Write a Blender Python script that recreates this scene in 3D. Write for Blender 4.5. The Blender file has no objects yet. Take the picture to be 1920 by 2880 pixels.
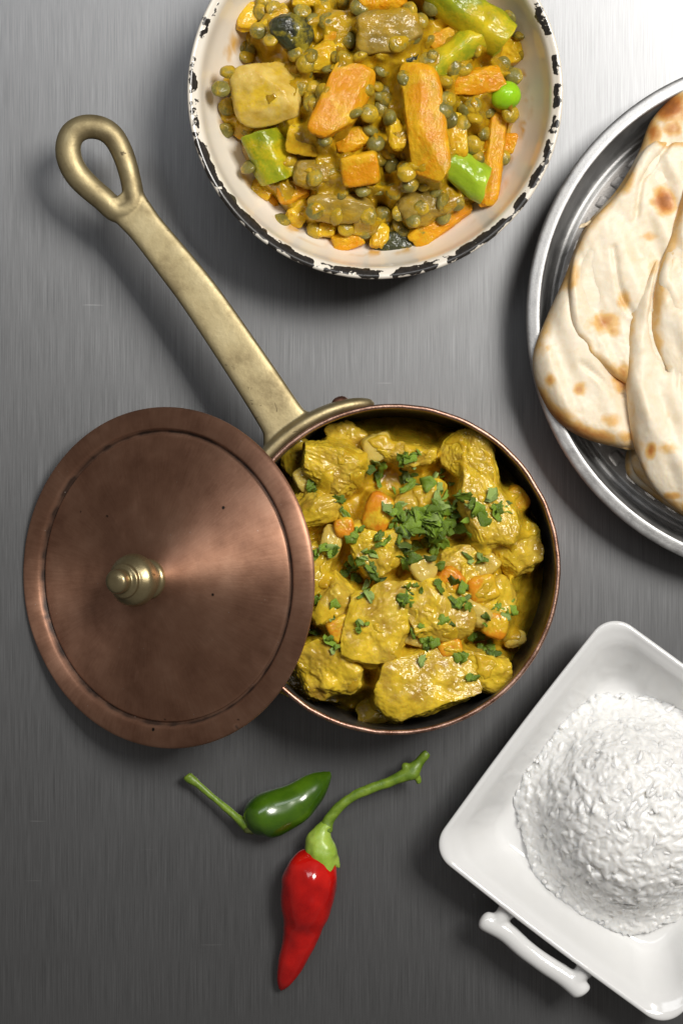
import bpy, bmesh, math, random
import numpy as np
from mathutils import Vector, Matrix, Euler

scene = bpy.context.scene
C = scene.collection
R = math.radians
PI = math.pi

# ------------------------------------------------------------------ camera, world, lamps, exposure
S = 0.00013          # metres per photograph pixel on the table top
D = 0.88             # camera height above the table top
cam_d = bpy.data.cameras.new('camera')
cam = bpy.data.objects.new('camera', cam_d)
C.objects.link(cam)
cam.location = (0, 0, D)
cam.rotation_euler = (0, 0, 0)
cam_d.sensor_fit = 'VERTICAL'
cam_d.sensor_height = 36.0
cam_d.lens = 36.0 * D / (2880 * S)
cam_d.clip_start = 0.01
cam_d.clip_end = 50
scene.camera = cam

world = bpy.data.worlds.new('World')
scene.world = world
world.use_nodes = True
bg = world.node_tree.nodes['Background']
bg.inputs[0].default_value = (1.0, 0.93, 0.86, 1)
bg.inputs[1].default_value = 0.115


def area_lamp(name, loc, target, sx, sy, power, col):
    d = bpy.data.lights.new(name, 'AREA')
    d.shape = 'RECTANGLE'
    d.size = sx
    d.size_y = sy
    d.energy = power
    d.color = col
    o = bpy.data.objects.new(name, d)
    C.objects.link(o)
    o.location = loc
    o.rotation_euler = (Vector(target) - Vector(loc)).to_track_quat('-Z', 'Y').to_euler()
    return o


KEY_AZ, KEY_EL, KEY_DIST = R(37), R(60), 1.5
key_loc = (math.cos(KEY_EL) * math.cos(KEY_AZ) * KEY_DIST, 0.03 + math.cos(KEY_EL) * math.sin(KEY_AZ) * KEY_DIST, math.sin(KEY_EL) * KEY_DIST)
area_lamp('key_window_lamp', key_loc, (0, 0.03, 0), 0.48, 0.48, 24, (1.0, 0.965, 0.91))
area_lamp('back_fill_lamp', (-0.32, 0.78, 1.5), (-0.1, 0.1, 0), 1.2, 0.35, 5.6, (0.95, 0.97, 1.0))  # added soft lamp: bright reflection on the upper steel, a little fill

scene.view_settings.view_transform = 'Standard'
scene.view_settings.look = 'None'
scene.view_settings.exposure = 0
scene.view_settings.gamma = 1
scene.render.engine = 'CYCLES'
scene.cycles.use_denoising = True
scene.cycles.max_bounces = 10
scene.cycles.diffuse_bounces = 6
scene.cycles.caustics_reflective = False
scene.cycles.caustics_refractive = False
scene.cycles.sample_clamp_indirect = 6


# ------------------------------------------------------------------ helpers
def W(px, py, z=0.0):
    """photograph pixel (1920 x 2880) at height z -> world point"""
    k = S * (D - z) / D
    return Vector(((px - 960) * k, (1440 - py) * k, z))


F = 1920 / 1568


def Vw(x, y, z=0.0):
    return W(x * F, y * F, z)


def tag(o, label=None, cat=None, group=None, kind=None):
    if label: o['label'] = label
    if cat: o['category'] = cat
    if group: o['group'] = group
    if kind: o['kind'] = kind
    return o


def empty(name, loc, rot=(0, 0, 0)):
    o = bpy.data.objects.new(name, None)
    o.empty_display_size = 0.01
    C.objects.link(o)
    o.location = loc
    o.rotation_euler = rot
    return o


def np_mesh(name, verts, faces, smooth=True, up=False):
    """verts (n,3); faces: one (m,k) array or a list of such arrays"""
    if not isinstance(faces, (list, tuple)):
        faces = [faces]
    faces = [np.asarray(f, dtype=np.int32) for f in faces if len(f)]
    me = bpy.data.meshes.new(name)
    verts = np.asarray(verts, dtype=np.float32)
    # faces look outwards (or upwards for open sheets)
    sgn, ctr = 0.0, verts.mean(0)
    for f in faces:
        p = verts[f].astype(np.float64) - ctr
        for q in range(1, f.shape[1] - 1):
            cr_ = np.cross(p[:, q] - p[:, 0], p[:, q + 1] - p[:, 0])
            sgn += cr_[:, 2].sum() if up else np.einsum('ij,ij->', p[:, 0], cr_)
    if sgn < 0:
        faces = [f[:, ::-1] for f in faces]
    me.vertices.add(len(verts))
    me.vertices.foreach_set('co', verts.ravel())
    nl = sum(f.size for f in faces)
    npoly = sum(len(f) for f in faces)
    me.loops.add(nl)
    me.polygons.add(npoly)
    me.loops.foreach_set('vertex_index', np.concatenate([f.ravel() for f in faces]))
    starts, c = [], 0
    for f in faces:
        starts.append(c + np.arange(len(f)) * f.shape[1])
        c += f.size
    me.polygons.foreach_set('loop_start', np.concatenate(starts).astype(np.int32))
    me.update(calc_edges=True)
    me.validate()
    if smooth:
        me.polygons.foreach_set('use_smooth', np.ones(len(me.polygons), dtype=bool))
    return me


def obj(name, me, mat=None, parent=None, loc=None, rot=None):
    o = bpy.data.objects.new(name, me)
    C.objects.link(o)
    if mat is not None and len(me.materials) == 0:
        me.materials.append(mat)
    if parent is not None:
        o.parent = parent
    if loc is not None:
        o.location = loc
    if rot is not None:
        o.rotation_euler = rot
    return o


def set_attr(me, name, vals):
    a = me.attributes.new(name, 'FLOAT', 'POINT')
    a.data.foreach_set('value', np.asarray(vals, dtype=np.float32))


# --- vectorised value noise
def _h(ix, iy, iz, seed):
    with np.errstate(over='ignore'):
        n = (ix.astype(np.uint32) * np.uint32(374761393) + iy.astype(np.uint32) * np.uint32(668265263)
             + iz.astype(np.uint32) * np.uint32(2147483647) + np.uint32((seed * 974634777) & 0xffffffff))
        n = (n ^ (n >> np.uint32(13))) * np.uint32(1274126177)
        n = n ^ (n >> np.uint32(16))
        n = n * np.uint32(2246822519)
        n = n ^ (n >> np.uint32(15))
    return n.astype(np.float64) / 2147483648.0 - 1.0


def vnoise(P, seed=0):
    P = np.asarray(P, dtype=np.float64)
    i = np.floor(P).astype(np.int64)
    f = P - i
    u = f * f * f * (f * (f * 6 - 15) + 10)
    r = 0
    for dx in (0, 1):
        for dy in (0, 1):
            for dz in (0, 1):
                w = (u[:, 0] if dx else 1 - u[:, 0]) * (u[:, 1] if dy else 1 - u[:, 1]) * (u[:, 2] if dz else 1 - u[:, 2])
                r = r + w * _h(i[:, 0] + dx, i[:, 1] + dy, i[:, 2] + dz, seed)
    return r


def fbm(P, octaves=3, seed=0, gain=0.5):
    P = np.asarray(P, dtype=np.float64)
    r, a, t = 0, 1.0, 0
    for k in range(octaves):
        r = r + a * vnoise(P * (2.03 ** k) + 17.3 * k, seed + k * 31)
        t += a
        a *= gain
    return r / t * 1.6


_ico = {}


def ico(sub):
    if sub not in _ico:
        bm = bmesh.new()
        bmesh.ops.create_icosphere(bm, subdivisions=sub, radius=1)
        v = np.array([x.co[:] for x in bm.verts])
        f = np.array([[q.index for q in p.verts] for p in bm.faces])
        bm.free()
        _ico[sub] = (v, f)
    return _ico[sub]


def smooth_poly(pts, n, closed=False):
    """Catmull-Rom resampling of a polyline of any dimension to n points"""
    P = np.asarray(pts, dtype=float)
    if closed:
        Q = np.vstack([P[-1], P, P[0], P[1]])
        segs = len(P)
    else:
        Q = np.vstack([2 * P[0] - P[1], P, 2 * P[-1] - P[-2]])
        segs = len(P) - 1
    t = np.linspace(0, segs, n, endpoint=not closed)
    i = np.minimum(t.astype(int), segs - 1)
    u = (t - i)[:, None]
    p0, p1, p2, p3 = Q[i], Q[i + 1], Q[i + 2], Q[i + 3]
    return 0.5 * (2 * p1 + (p2 - p0) * u + (2 * p0 - 5 * p1 + 4 * p2 - p3) * u ** 2 + (3 * p1 - p0 - 3 * p2 + p3) * u ** 3)


def grid_faces(nr, nc, close_c=True):
    r = np.arange(nr - 1)[:, None]
    c = np.arange(nc if close_c else nc - 1)[None, :]
    c2 = (c + 1) % nc
    a = r * nc + c
    b = r * nc + c2
    return np.stack([a, b, b + nc, a + nc], -1).reshape(-1, 4)


def lathe(prof, segs=160, wob=None):
    """prof: (n,2) r,z, outer side first going up ... ; returns verts, faces"""
    P = np.asarray(prof, dtype=float)
    th = np.linspace(0, 2 * PI, segs, endpoint=False)
    r = np.maximum(P[:, 0], 1e-6)
    v = np.stack([r[:, None] * np.cos(th), r[:, None] * np.sin(th), np.repeat(P[:, 1][:, None], segs, 1)], -1).reshape(-1, 3)
    return v, grid_faces(len(P), segs)


def tube(spine, radii, segs=16, flat=1.0, up=(0, 0, 1), caps=True):
    """sweep of a round (or flattened) section along a polyline; rows of segs points"""
    P = np.asarray(spine, dtype=float)
    n = len(P)
    rad = np.broadcast_to(np.asarray(radii, dtype=float), (n,)) if np.ndim(radii) < 2 else np.asarray(radii)
    T = np.gradient(P, axis=0)
    T /= np.linalg.norm(T, axis=1)[:, None] + 1e-12
    U = np.asarray(up, dtype=float)
    A = np.cross(T, U)
    A /= np.linalg.norm(A, axis=1)[:, None] + 1e-12
    B = np.cross(A, T)
    th = np.linspace(0, 2 * PI, segs, endpoint=False)
    v = P[:, None, :] + rad[:, None, None] * (np.cos(th)[None, :, None] * A[:, None, :] + flat * np.sin(th)[None, :, None] * B[:, None, :])
    v = v.reshape(-1, 3)
    f = [grid_faces(n, segs)]
    if caps:
        v = np.vstack([v, P[0], P[-1]])
        k = np.arange(segs)
        k2 = (k + 1) % segs
        f.append(np.stack([np.full(segs, n * segs), k2, k], -1))
        f.append(np.stack([np.full(segs, n * segs + 1), (n - 1) * segs + k, (n - 1) * segs + k2], -1))
    return v, f


def remeshed(name, parts, voxel, smooth_it=6, fac=0.5):
    """voxel union of several closed shapes -> one continuous mesh"""
    vs, fs, off = [], [], 0
    for v, f in parts:
        if not isinstance(f, (list, tuple)):
            f = [f]
        vs.append(v)
        fs += [np.asarray(q) + off for q in f]
        off += len(v)
    me = np_mesh(name + '_raw', np.vstack(vs), fs)
    t = bpy.data.objects.new('tmp', me)
    C.objects.link(t)
    m = t.modifiers.new('r', 'REMESH')
    m.mode = 'VOXEL'
    m.voxel_size = voxel
    m.use_smooth_shade = True
    if smooth_it:
        s = t.modifiers.new('s', 'SMOOTH')
        s.iterations = smooth_it
        s.factor = fac
    dg = bpy.context.evaluated_depsgraph_get()
    out = bpy.data.meshes.new_from_object(t.evaluated_get(dg))
    out.name = name
    bpy.data.objects.remove(t)
    bpy.data.meshes.remove(me)
    out.polygons.foreach_set('use_smooth', np.ones(len(out.polygons), dtype=bool))
    return out


# ------------------------------------------------------------------ material helpers
class NT:
    def __init__(self, name):
        self.m = bpy.data.materials.new(name)
        self.m.use_nodes = True
        self.t = self.m.node_tree
        self.b = self.t.nodes['Principled BSDF']
        self.out = self.t.nodes['Material Output']

    def n(self, typ, **kw):
        x = self.t.nodes.new(typ)
        for k, v in kw.items():
            setattr(x, k, v)
        return x

    def l(self, a, b):
        self.t.links.new(a, b)

    def set(self, **kw):
        names = dict(base='Base Color', rough='Roughness', metal='Metallic', sss='Subsurface Weight', sssr='Subsurface Radius',
                     ssss='Subsurface Scale', coat='Coat Weight', coatr='Coat Roughness', aniso='Anisotropic', spec='Specular IOR Level', ior='IOR',
                     trans='Transmission Weight')
        for k, v in kw.items():
            i = self.b.inputs[names[k]]
            if hasattr(v, 'is_linked') or hasattr(v, 'links'):
                self.l(v, i)
            else:
                i.default_value = (*v, 1) if k == 'base' else v
        return self

    def coords(self, kind='Object', rand=False, scale=(1, 1, 1)):
        tc = self.n('ShaderNodeTexCoord')
        mp = self.n('ShaderNodeMapping')
        mp.inputs['Scale'].default_value = scale
        self.l(tc.outputs[kind], mp.inputs['Vector'])
        if rand:
            oi = self.n('ShaderNodeObjectInfo')
            cx = self.n('ShaderNodeVectorMath', operation='SCALE')
            cx.inputs[0].default_value = (3.1, 7.7, 5.3)
            self.l(oi.outputs['Random'], cx.inputs['Scale'])
            self.l(cx.outputs[0], mp.inputs['Location'])
        return mp.outputs[0]

    def noise(self, vec, scale, detail=3, rough=0.5, dist=0.0):
        x = self.n('ShaderNodeTexNoise')
        x.inputs['Scale'].default_value = scale
        x.inputs['Detail'].default_value = detail
        x.inputs['Roughness'].default_value = rough
        x.inputs['Distortion'].default_value = dist
        self.l(vec, x.inputs['Vector'])
        return x.outputs['Fac']

    def voro(self, vec, scale, feature='F1'):
        x = self.n('ShaderNodeTexVoronoi', feature=feature)
        x.inputs['Scale'].default_value = scale
        self.l(vec, x.inputs['Vector'])
        return x.outputs['Distance']

    def ramp(self, fac, stops, interp='LINEAR'):
        x = self.n('ShaderNodeValToRGB')
        x.color_ramp.interpolation = interp
        e = x.color_ramp.elements
        while len(e) > 1:
            e.remove(e[-1])
        for i, (p, c) in enumerate(stops):
            q = e[0] if i == 0 else e.new(p)
            q.position = p
            q.color = (c, c, c, 1) if isinstance(c, (int, float)) else (*c, 1)
        self.l(fac, x.inputs[0])
        return x.outputs[0]

    def mix(self, fac, a, b, blend='MIX'):
        x = self.n('ShaderNodeMix', data_type='RGBA', blend_type=blend)
        for s, v in ((x.inputs[0], fac), (x.inputs[6], a), (x.inputs[7], b)):
            if hasattr(v, 'links'):
                self.l(v, s)
            elif isinstance(v, (int, float)):
                s.default_value = v
            else:
                s.default_value = (*v, 1)
        return x.outputs[2]

    def math(self, op, a, b=0.0, clamp=False):
        x = self.n('ShaderNodeMath', operation=op, use_clamp=clamp)
        for s, v in ((x.inputs[0], a), (x.inputs[1], b)):
            if hasattr(v, 'links'):
                self.l(v, s)
            else:
                s.default_value = v
        return x.outputs[0]

    def attr(self, name):
        x = self.n('ShaderNodeAttribute', attribute_name=name)
        return x.outputs['Fac']

    def bump(self, h, strength, dist=0.001):
        x = self.n('ShaderNodeBump')
        x.inputs['Strength'].default_value = strength
        x.inputs['Distance'].default_value = dist
        self.l(h, x.inputs['Height'])
        prev = self.b.inputs['Normal']
        if prev.is_linked:
            self.l(prev.links[0].from_socket, x.inputs['Normal'])
        self.l(x.outputs[0], self.b.inputs['Normal'])
        self.l(x.outputs[0], self.b.inputs['Coat Normal'])
        return x


# --- brushed steel table
def mat_table():
    k = NT('brushed_steel')
    v = k.coords('Object', scale=(1, 0.012, 1))
    fine = k.noise(v, 3600, 3, 0.7)
    v2 = k.coords('Object', scale=(1, 0.03, 1))
    broad = k.noise(v2, 600, 3, 0.6)
    cl = k.noise(k.coords('Object'), 14, 3, 0.5)
    m = k.math('ADD', k.math('MULTIPLY', fine, 0.84), k.math('MULTIPLY', broad, 0.16))
    col = k.ramp(m, [(0.34, (0.143, 0.146, 0.150)), (0.50, (0.176, 0.179, 0.184)), (0.68, (0.216, 0.22, 0.226))])
    # fine hairline scratches running across the brushing
    vs = k.coords('Object', scale=(0.06, 1, 1))
    vs.node.inputs['Rotation'].default_value = (0, 0, 0.22)
    sc = k.ramp(k.noise(vs, 900, 1, 0.4), [(0.765, 0.0), (0.80, 1.0)])
    patch = k.ramp(k.noise(k.coords('Object'), 22, 2), [(0.52, 0.0), (0.62, 1.0)])
    scr = k.math('MULTIPLY', k.math('MULTIPLY', sc, patch), 0.15)
    col = k.mix(scr, col, (0.85, 0.85, 0.85))
    k.set(base=col, metal=0.9, aniso=0.45)
    rr = k.ramp(k.math('ADD', k.math('MULTIPLY', fine, 0.6), k.math('MULTIPLY', cl, 0.4)), [(0.3, 0.36), (0.7, 0.43)])
    k.set(rough=rr)
    t = k.n('ShaderNodeCombineXYZ')
    t.inputs[0].default_value = 1
    k.l(t.outputs[0], k.b.inputs['Tangent'])
    k.bump(m, 0.06, 0.0003)
    return k.m


def mat_copper():
    k = NT('aged_copper')
    vo = k.coords('Object')
    n1 = k.noise(vo, 55, 5, 0.6)
    n2 = k.noise(vo, 700, 2, 0.6)
    col = k.ramp(n1, [(0.28, (0.28, 0.135, 0.082)), (0.52, (0.43, 0.228, 0.145)), (0.75, (0.53, 0.305, 0.205))])
    # radial wiping marks
    sp = k.n('ShaderNodeSeparateXYZ')
    k.l(vo, sp.inputs[0])
    th = k.math('ARCTAN2', sp.outputs[1], sp.outputs[0])
    cx = k.n('ShaderNodeCombineXYZ')
    k.l(k.math('MULTIPLY', th, 40.0), cx.inputs[0])
    rad = k.math('SQRT', k.math('ADD', k.math('MULTIPLY', sp.outputs[0], sp.outputs[0]), k.math('MULTIPLY', sp.outputs[1], sp.outputs[1])))
    k.l(k.math('MULTIPLY', rad, 60.0), cx.inputs[1])
    wipe = k.noise(cx.outputs[0], 1.6, 4, 0.6)
    col = k.mix(0.16, col, k.ramp(wipe, [(0.3, (0.22, 0.11, 0.075)), (0.7, (0.54, 0.32, 0.24))]))
    spots = k.ramp(k.voro(vo, 95), [(0.045, 1.0), (0.075, 0.0)])
    keep = k.ramp(k.noise(vo, 130, 1), [(0.54, 0.0), (0.58, 1.0)])
    col = k.mix(k.math('MULTIPLY', spots, keep), col, (0.035, 0.028, 0.024))
    # grime in the groove and verdigris flecks (painted per vertex)
    g = k.attr('grime')
    col = k.mix(g, col, (0.02, 0.014, 0.012))
    dust = k.ramp(k.voro(vo, 420), [(0.05, 1.0), (0.10, 0.0)])
    dk = k.ramp(k.noise(vo, 210, 1), [(0.60, 0.0), (0.64, 0.55)])
    dm = k.math('MULTIPLY', dust, dk)
    col = k.mix(dm, col, (0.6, 0.52, 0.46))
    k.set(base=col, aniso=0.75)
    k.b.inputs['Anisotropic Rotation'].default_value = 0.25
    k.set(metal=k.math('SUBTRACT', 0.93, k.math('MULTIPLY', g, 0.7)))
    k.set(rough=k.ramp(k.math('ADD', k.math('MULTIPLY', n1, 0.8), k.math('MULTIPLY', wipe, 0.2)), [(0.3, 0.44), (0.7, 0.54)]))
    tg = k.n('ShaderNodeTangent', direction_type='RADIAL', axis='Z')
    k.l(tg.outputs[0], k.b.inputs['Tangent'])
    k.bump(n2, 0.06, 0.0004)
    k.bump(n1, 0.10, 0.001)
    return k.m


def mat_brass(name='brass', dark=1.0, rough=(0.44, 0.58)):
    k = NT(name)
    vo = k.coords('Object')
    n1 = k.noise(vo, 70, 5, 0.65)
    n2 = k.noise(vo, 480, 3, 0.6)
    d = dark
    col = k.ramp(n1, [(0.3, (0.22 * d, 0.172 * d, 0.09 * d)), (0.50, (0.37 * d, 0.302 * d, 0.165 * d)), (0.72, (0.45 * d, 0.375 * d, 0.215 * d))])
    pits = k.ramp(k.noise(vo, 330, 2, 0.7, 0.8), [(0.66, 0.0), (0.72, 0.8)])
    keep = k.ramp(k.noise(vo, 60, 2), [(0.48, 0.0), (0.6, 1.0)])
    col = k.mix(k.math('MULTIPLY', pits, keep), col, (0.06, 0.045, 0.025))
    k.set(base=col, metal=0.82)
    k.set(rough=k.ramp(n1, [(0.3, rough[1]), (0.7, rough[0])]))
    k.bump(n2, 0.10, 0.0004)
    k.bump(n1, 0.22, 0.001)
    return k.m


def mat_metal(name, c0, c1, r0, r1, scale=(1, 1, 1), ns=60, metal=0.95, bump=0.1):
    k = NT(name)
    vo = k.coords('Object', scale=scale)
    n1 = k.noise(vo, ns, 5, 0.6)
    n2 = k.noise(vo, ns * 9, 3, 0.6)
    mm = k.math('ADD', k.math('MULTIPLY', n1, 0.6), k.math('MULTIPLY', n2, 0.4))
    k.set(base=k.ramp(mm, [(0.35, c0), (0.65, c1)]), metal=metal, rough=k.ramp(n1, [(0.3, r0), (0.7, r1)]))
    k.bump(n2, bump, 0.0003)
    return k.m


def mat_porcelain():
    k = NT('white_porcelain')
    vo = k.coords('Object')
    n = k.noise(vo, 40, 3)
    sp = k.ramp(k.voro(vo, 130), [(0.02, 1.0), (0.032, 0.0)])
    keep = k.ramp(k.noise(vo, 77, 1), [(0.60, 0.0), (0.62, 0.7)])
    col = k.mix(k.math('MULTIPLY', sp, keep), k.ramp(n, [(0.3, (0.665, 0.667, 0.665)), (0.7, (0.685, 0.687, 0.685))]), (0.2, 0.17, 0.14))
    k.set(base=col, rough=0.12, coat=0.3, coatr=0.05, sss=0.08, sssr=(1, 1, 1), ssss=0.002)
    k.bump(n, 0.015, 0.002)
    return k.m


RB_ = 431.5 * (1920 / 1568) * S * (D - 0.045) / D


def mat_enamel(z0, z1):
    """cream enamel whose black rim paint is chipped; z0..z1 is the painted band in object space"""
    k = NT('cream_enamel')
    vo = k.coords('Object')
    sp = k.n('ShaderNodeSeparateXYZ')
    k.l(vo, sp.inputs[0])
    rad = k.math('SQRT', k.math('ADD', k.math('MULTIPLY', sp.outputs[0], sp.outputs[0]), k.math('MULTIPLY', sp.outputs[1], sp.outputs[1])))
    band = k.n('ShaderNodeMapRange')
    k.l(sp.outputs[2], band.inputs[0])
    band.inputs[1].default_value = z0
    band.inputs[2].default_value = z1
    n_mid = k.noise(vo, 130, 2, 0.55)
    n_sm = k.noise(vo, 320, 3, 0.6)
    n_fin = k.noise(vo, 900, 3, 0.65)
    side = k.n('ShaderNodeMapRange')
    k.l(k.math('ADD', sp.outputs[1], k.math('MULTIPLY', sp.outputs[0], 0.25)), side.inputs[0])
    side.inputs[1].default_value = 0.045
    side.inputs[2].default_value = -0.058
    side.inputs[3].default_value = -0.02
    side.inputs[4].default_value = 0.14
    t = k.n('ShaderNodeMapRange')
    k.l(rad, t.inputs[0])
    t.inputs[1].default_value = RB_ - 0.0050
    t.inputs[2].default_value = RB_
    tb = k.ramp(t.outputs[0], [(0.0, 0.0), (0.22, 0.40), (0.45, 0.62), (0.80, 0.60), (0.93, 0.50), (1.0, 0.46)])
    s = k.math('ADD', k.math('MULTIPLY', n_mid, 1.0), k.math('MULTIPLY', n_sm, 0.50))
    s = k.math('ADD', s, k.math('MULTIPLY', n_fin, 0.12))
    s = k.math('ADD', s, tb)
    s = k.math('ADD', s, side.outputs[0])
    msk = k.ramp(k.math('MULTIPLY', s, 0.5), [(0.722, 0.0), (0.735, 1.0)])
    bb = k.ramp(band.outputs[0], [(0.0, 0.0), (0.08, 1.0)])
    msk = k.math('MULTIPLY', msk, bb)
    # the outer lip itself is mostly worn back to the cream
    cream = k.ramp(k.noise(vo, 30, 3), [(0.3, (0.77, 0.71, 0.61)), (0.7, (0.82, 0.77, 0.68))])
    blk = k.ramp(n_fin, [(0.35, (0.012, 0.011, 0.010)), (0.68, (0.035, 0.03, 0.026))])
    stain = k.attr('stain')
    cream = k.mix(stain, cream, (0.62, 0.33, 0.02))
    k.set(base=k.mix(msk, cream, blk), coat=0.4, coatr=0.06)
    k.set(rough=k.ramp(msk, [(0, 0.16), (1, 0.30)]))
    k.bump(k.math('ADD', k.math('MULTIPLY', msk, 0.6), k.math('MULTIPLY', n_mid, 0.1)), 0.35, 0.0006)
    return k.m


SAUCE = (0.66, 0.44, 0.024)
SAUCE_D = (0.44, 0.26, 0.012)


def mat_food(name, c0, c1, c2=None, coat_amt=0.5, coat_col=SAUCE, scale=160, rough=0.30, sss=0.25, ssr=(1.0, 0.45, 0.12), sscale=0.003,
             bump=0.35, specks=0.3, streak=None, fine=900, wet=0.35, glint=0.5):
    """moist food: own colour, patches of sauce on it, tiny dark specks, wet gloss"""
    k = NT(name)
    v = k.coords('Object', rand=True)
    n1 = k.noise(v, scale, 4, 0.55)
    n2 = k.noise(v, scale * 0.55, 3, 0.5, 0.4)
    nf = k.noise(v, fine, 3, 0.6)
    stops = [(0.32, c0), (0.64, c1)] + ([(0.80, c2)] if c2 else [])
    col = k.ramp(n1, stops)
    if streak:
        vs = k.coords('Object', rand=True, scale=streak)
        col = k.mix(0.45, col, k.ramp(k.noise(vs, scale * 2.2, 3, 0.6), [(0.3, c0), (0.7, c1)]))
    if coat_amt > 0:
        t = 0.68 - 0.36 * coat_amt
        msk = k.ramp(k.math('ADD', k.math('MULTIPLY', n2, 0.75), k.math('MULTIPLY', nf, 0.25)), [(t - 0.05, 0.0), (t + 0.07, 0.9)])
        cc = k.ramp(n1, [(0.3, tuple(x * 0.72 for x in coat_col)), (0.7, tuple(min(1, x * 1.2) for x in coat_col))])
        col = k.mix(msk, col, cc)
    if specks > 0:
        sp = k.ramp(k.voro(v, 750), [(0.10, 1.0), (0.17, 0.0)])
        kp = k.ramp(k.noise(v, 330, 1), [(0.62, 0.0), (0.66, specks)])
        col = k.mix(k.math('MULTIPLY', sp, kp), col, (0.035, 0.022, 0.008))
    k.set(base=col, sss=sss, sssr=ssr, ssss=sscale, coat=wet, coatr=0.07, spec=0.10)
    k.set(rough=k.ramp(nf, [(0.3, rough + 0.04), (0.7, rough + 0.24)]))
    k.bump(nf, bump * 0.7, 0.0006)
    k.bump(n1, bump, 0.0012)
    # the wet film has its own fine relief, so it breaks up into small glints
    gb = k.n('ShaderNodeBump')
    gb.inputs['Strength'].default_value = glint
    gb.inputs['Distance'].default_value = 0.0010
    k.l(k.noise(v, 480, 2, 0.5), gb.inputs['Height'])
    k.l(k.b.inputs['Normal'].links[0].from_socket, gb.inputs['Normal'])
    k.l(gb.outputs[0], k.b.inputs['Coat Normal'])
    return k.m


def mat_leaf(name, c0, c1):
    k = NT(name)
    v = k.coords('Object', rand=True)
    n = k.noise(v, 420, 3, 0.6)
    oi = k.n('ShaderNodeObjectInfo')
    a = k.ramp(n, [(0.3, c0), (0.7, c1)])
    b = k.mix(k.math('MULTIPLY', k.math('POWER', oi.outputs['Random'], 1.5), 0.92), a, tuple(x * 0.30 for x in c0))
    k.set(base=b, rough=0.32, coat=0.25, coatr=0.15, sss=0.0)
    k.b.inputs['Transmission Weight'].default_value = 0.0
    tr = k.n('ShaderNodeBsdfTranslucent')
    k.l(b, tr.inputs[0])
    ms = k.n('ShaderNodeMixShader')
    ms.inputs[0].default_value = 0.22
    k.l(k.b.outputs[0], ms.inputs[1])
    k.l(tr.outputs[0], ms.inputs[2])
    k.l(ms.outputs[0], k.out.inputs[0])
    k.bump(n, 0.5, 0.0005)
    return k.m


def mat_simple(name, c0, c1, rough=0.4, ns=120, sss=0.0, ssr=(1, 0.5, 0.3), sscale=0.003, bump=0.2, coat=0.0, scale=(1, 1, 1), coatr=0.1):
    k = NT(name)
    v = k.coords('Object', scale=scale)
    n = k.noise(v, ns, 4, 0.55)
    k.set(base=k.ramp(n, [(0.3, c0), (0.7, c1)]), rough=rough, sss=sss, sssr=ssr, ssss=sscale, coat=coat, coatr=coatr)
    k.bump(n, bump, 0.0008)
    return k.m


def mat_naan():
    k = NT('naan_crust')
    v = k.coords('Object')
    n1 = k.noise(v, 60, 4, 0.55)
    n2 = k.noise(v, 380, 4, 0.6)
    cream = k.ramp(k.math('ADD', k.math('MULTIPLY', n1, 0.6), k.math('MULTIPLY', n2, 0.4)),
                   [(0.34, (0.70, 0.58, 0.40)), (0.52, (0.765, 0.67, 0.515)), (0.68, (0.80, 0.73, 0.60))])
    br = k.math('ADD', k.attr('brown'), k.math('MULTIPLY', k.math('SUBTRACT', n2, 0.5), 0.35))
    tone = k.ramp(br, [(0.14, (1, 1, 1)), (0.36, (0.88, 0.62, 0.28)), (0.62, (0.60, 0.25, 0.06)), (0.95, (0.20, 0.055, 0.012))])
    col = k.mix(1.0, cream, tone, 'MULTIPLY')
    k.set(base=col, sss=0.22, sssr=(1, 0.6, 0.3), ssss=0.003, coat=0.08, coatr=0.3)
    k.set(rough=k.ramp(n2, [(0.3, 0.42), (0.7, 0.62)]))
    k.bump(n2, 0.12, 0.0006)
    k.bump(n1, 0.12, 0.002)
    return k.m


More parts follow.
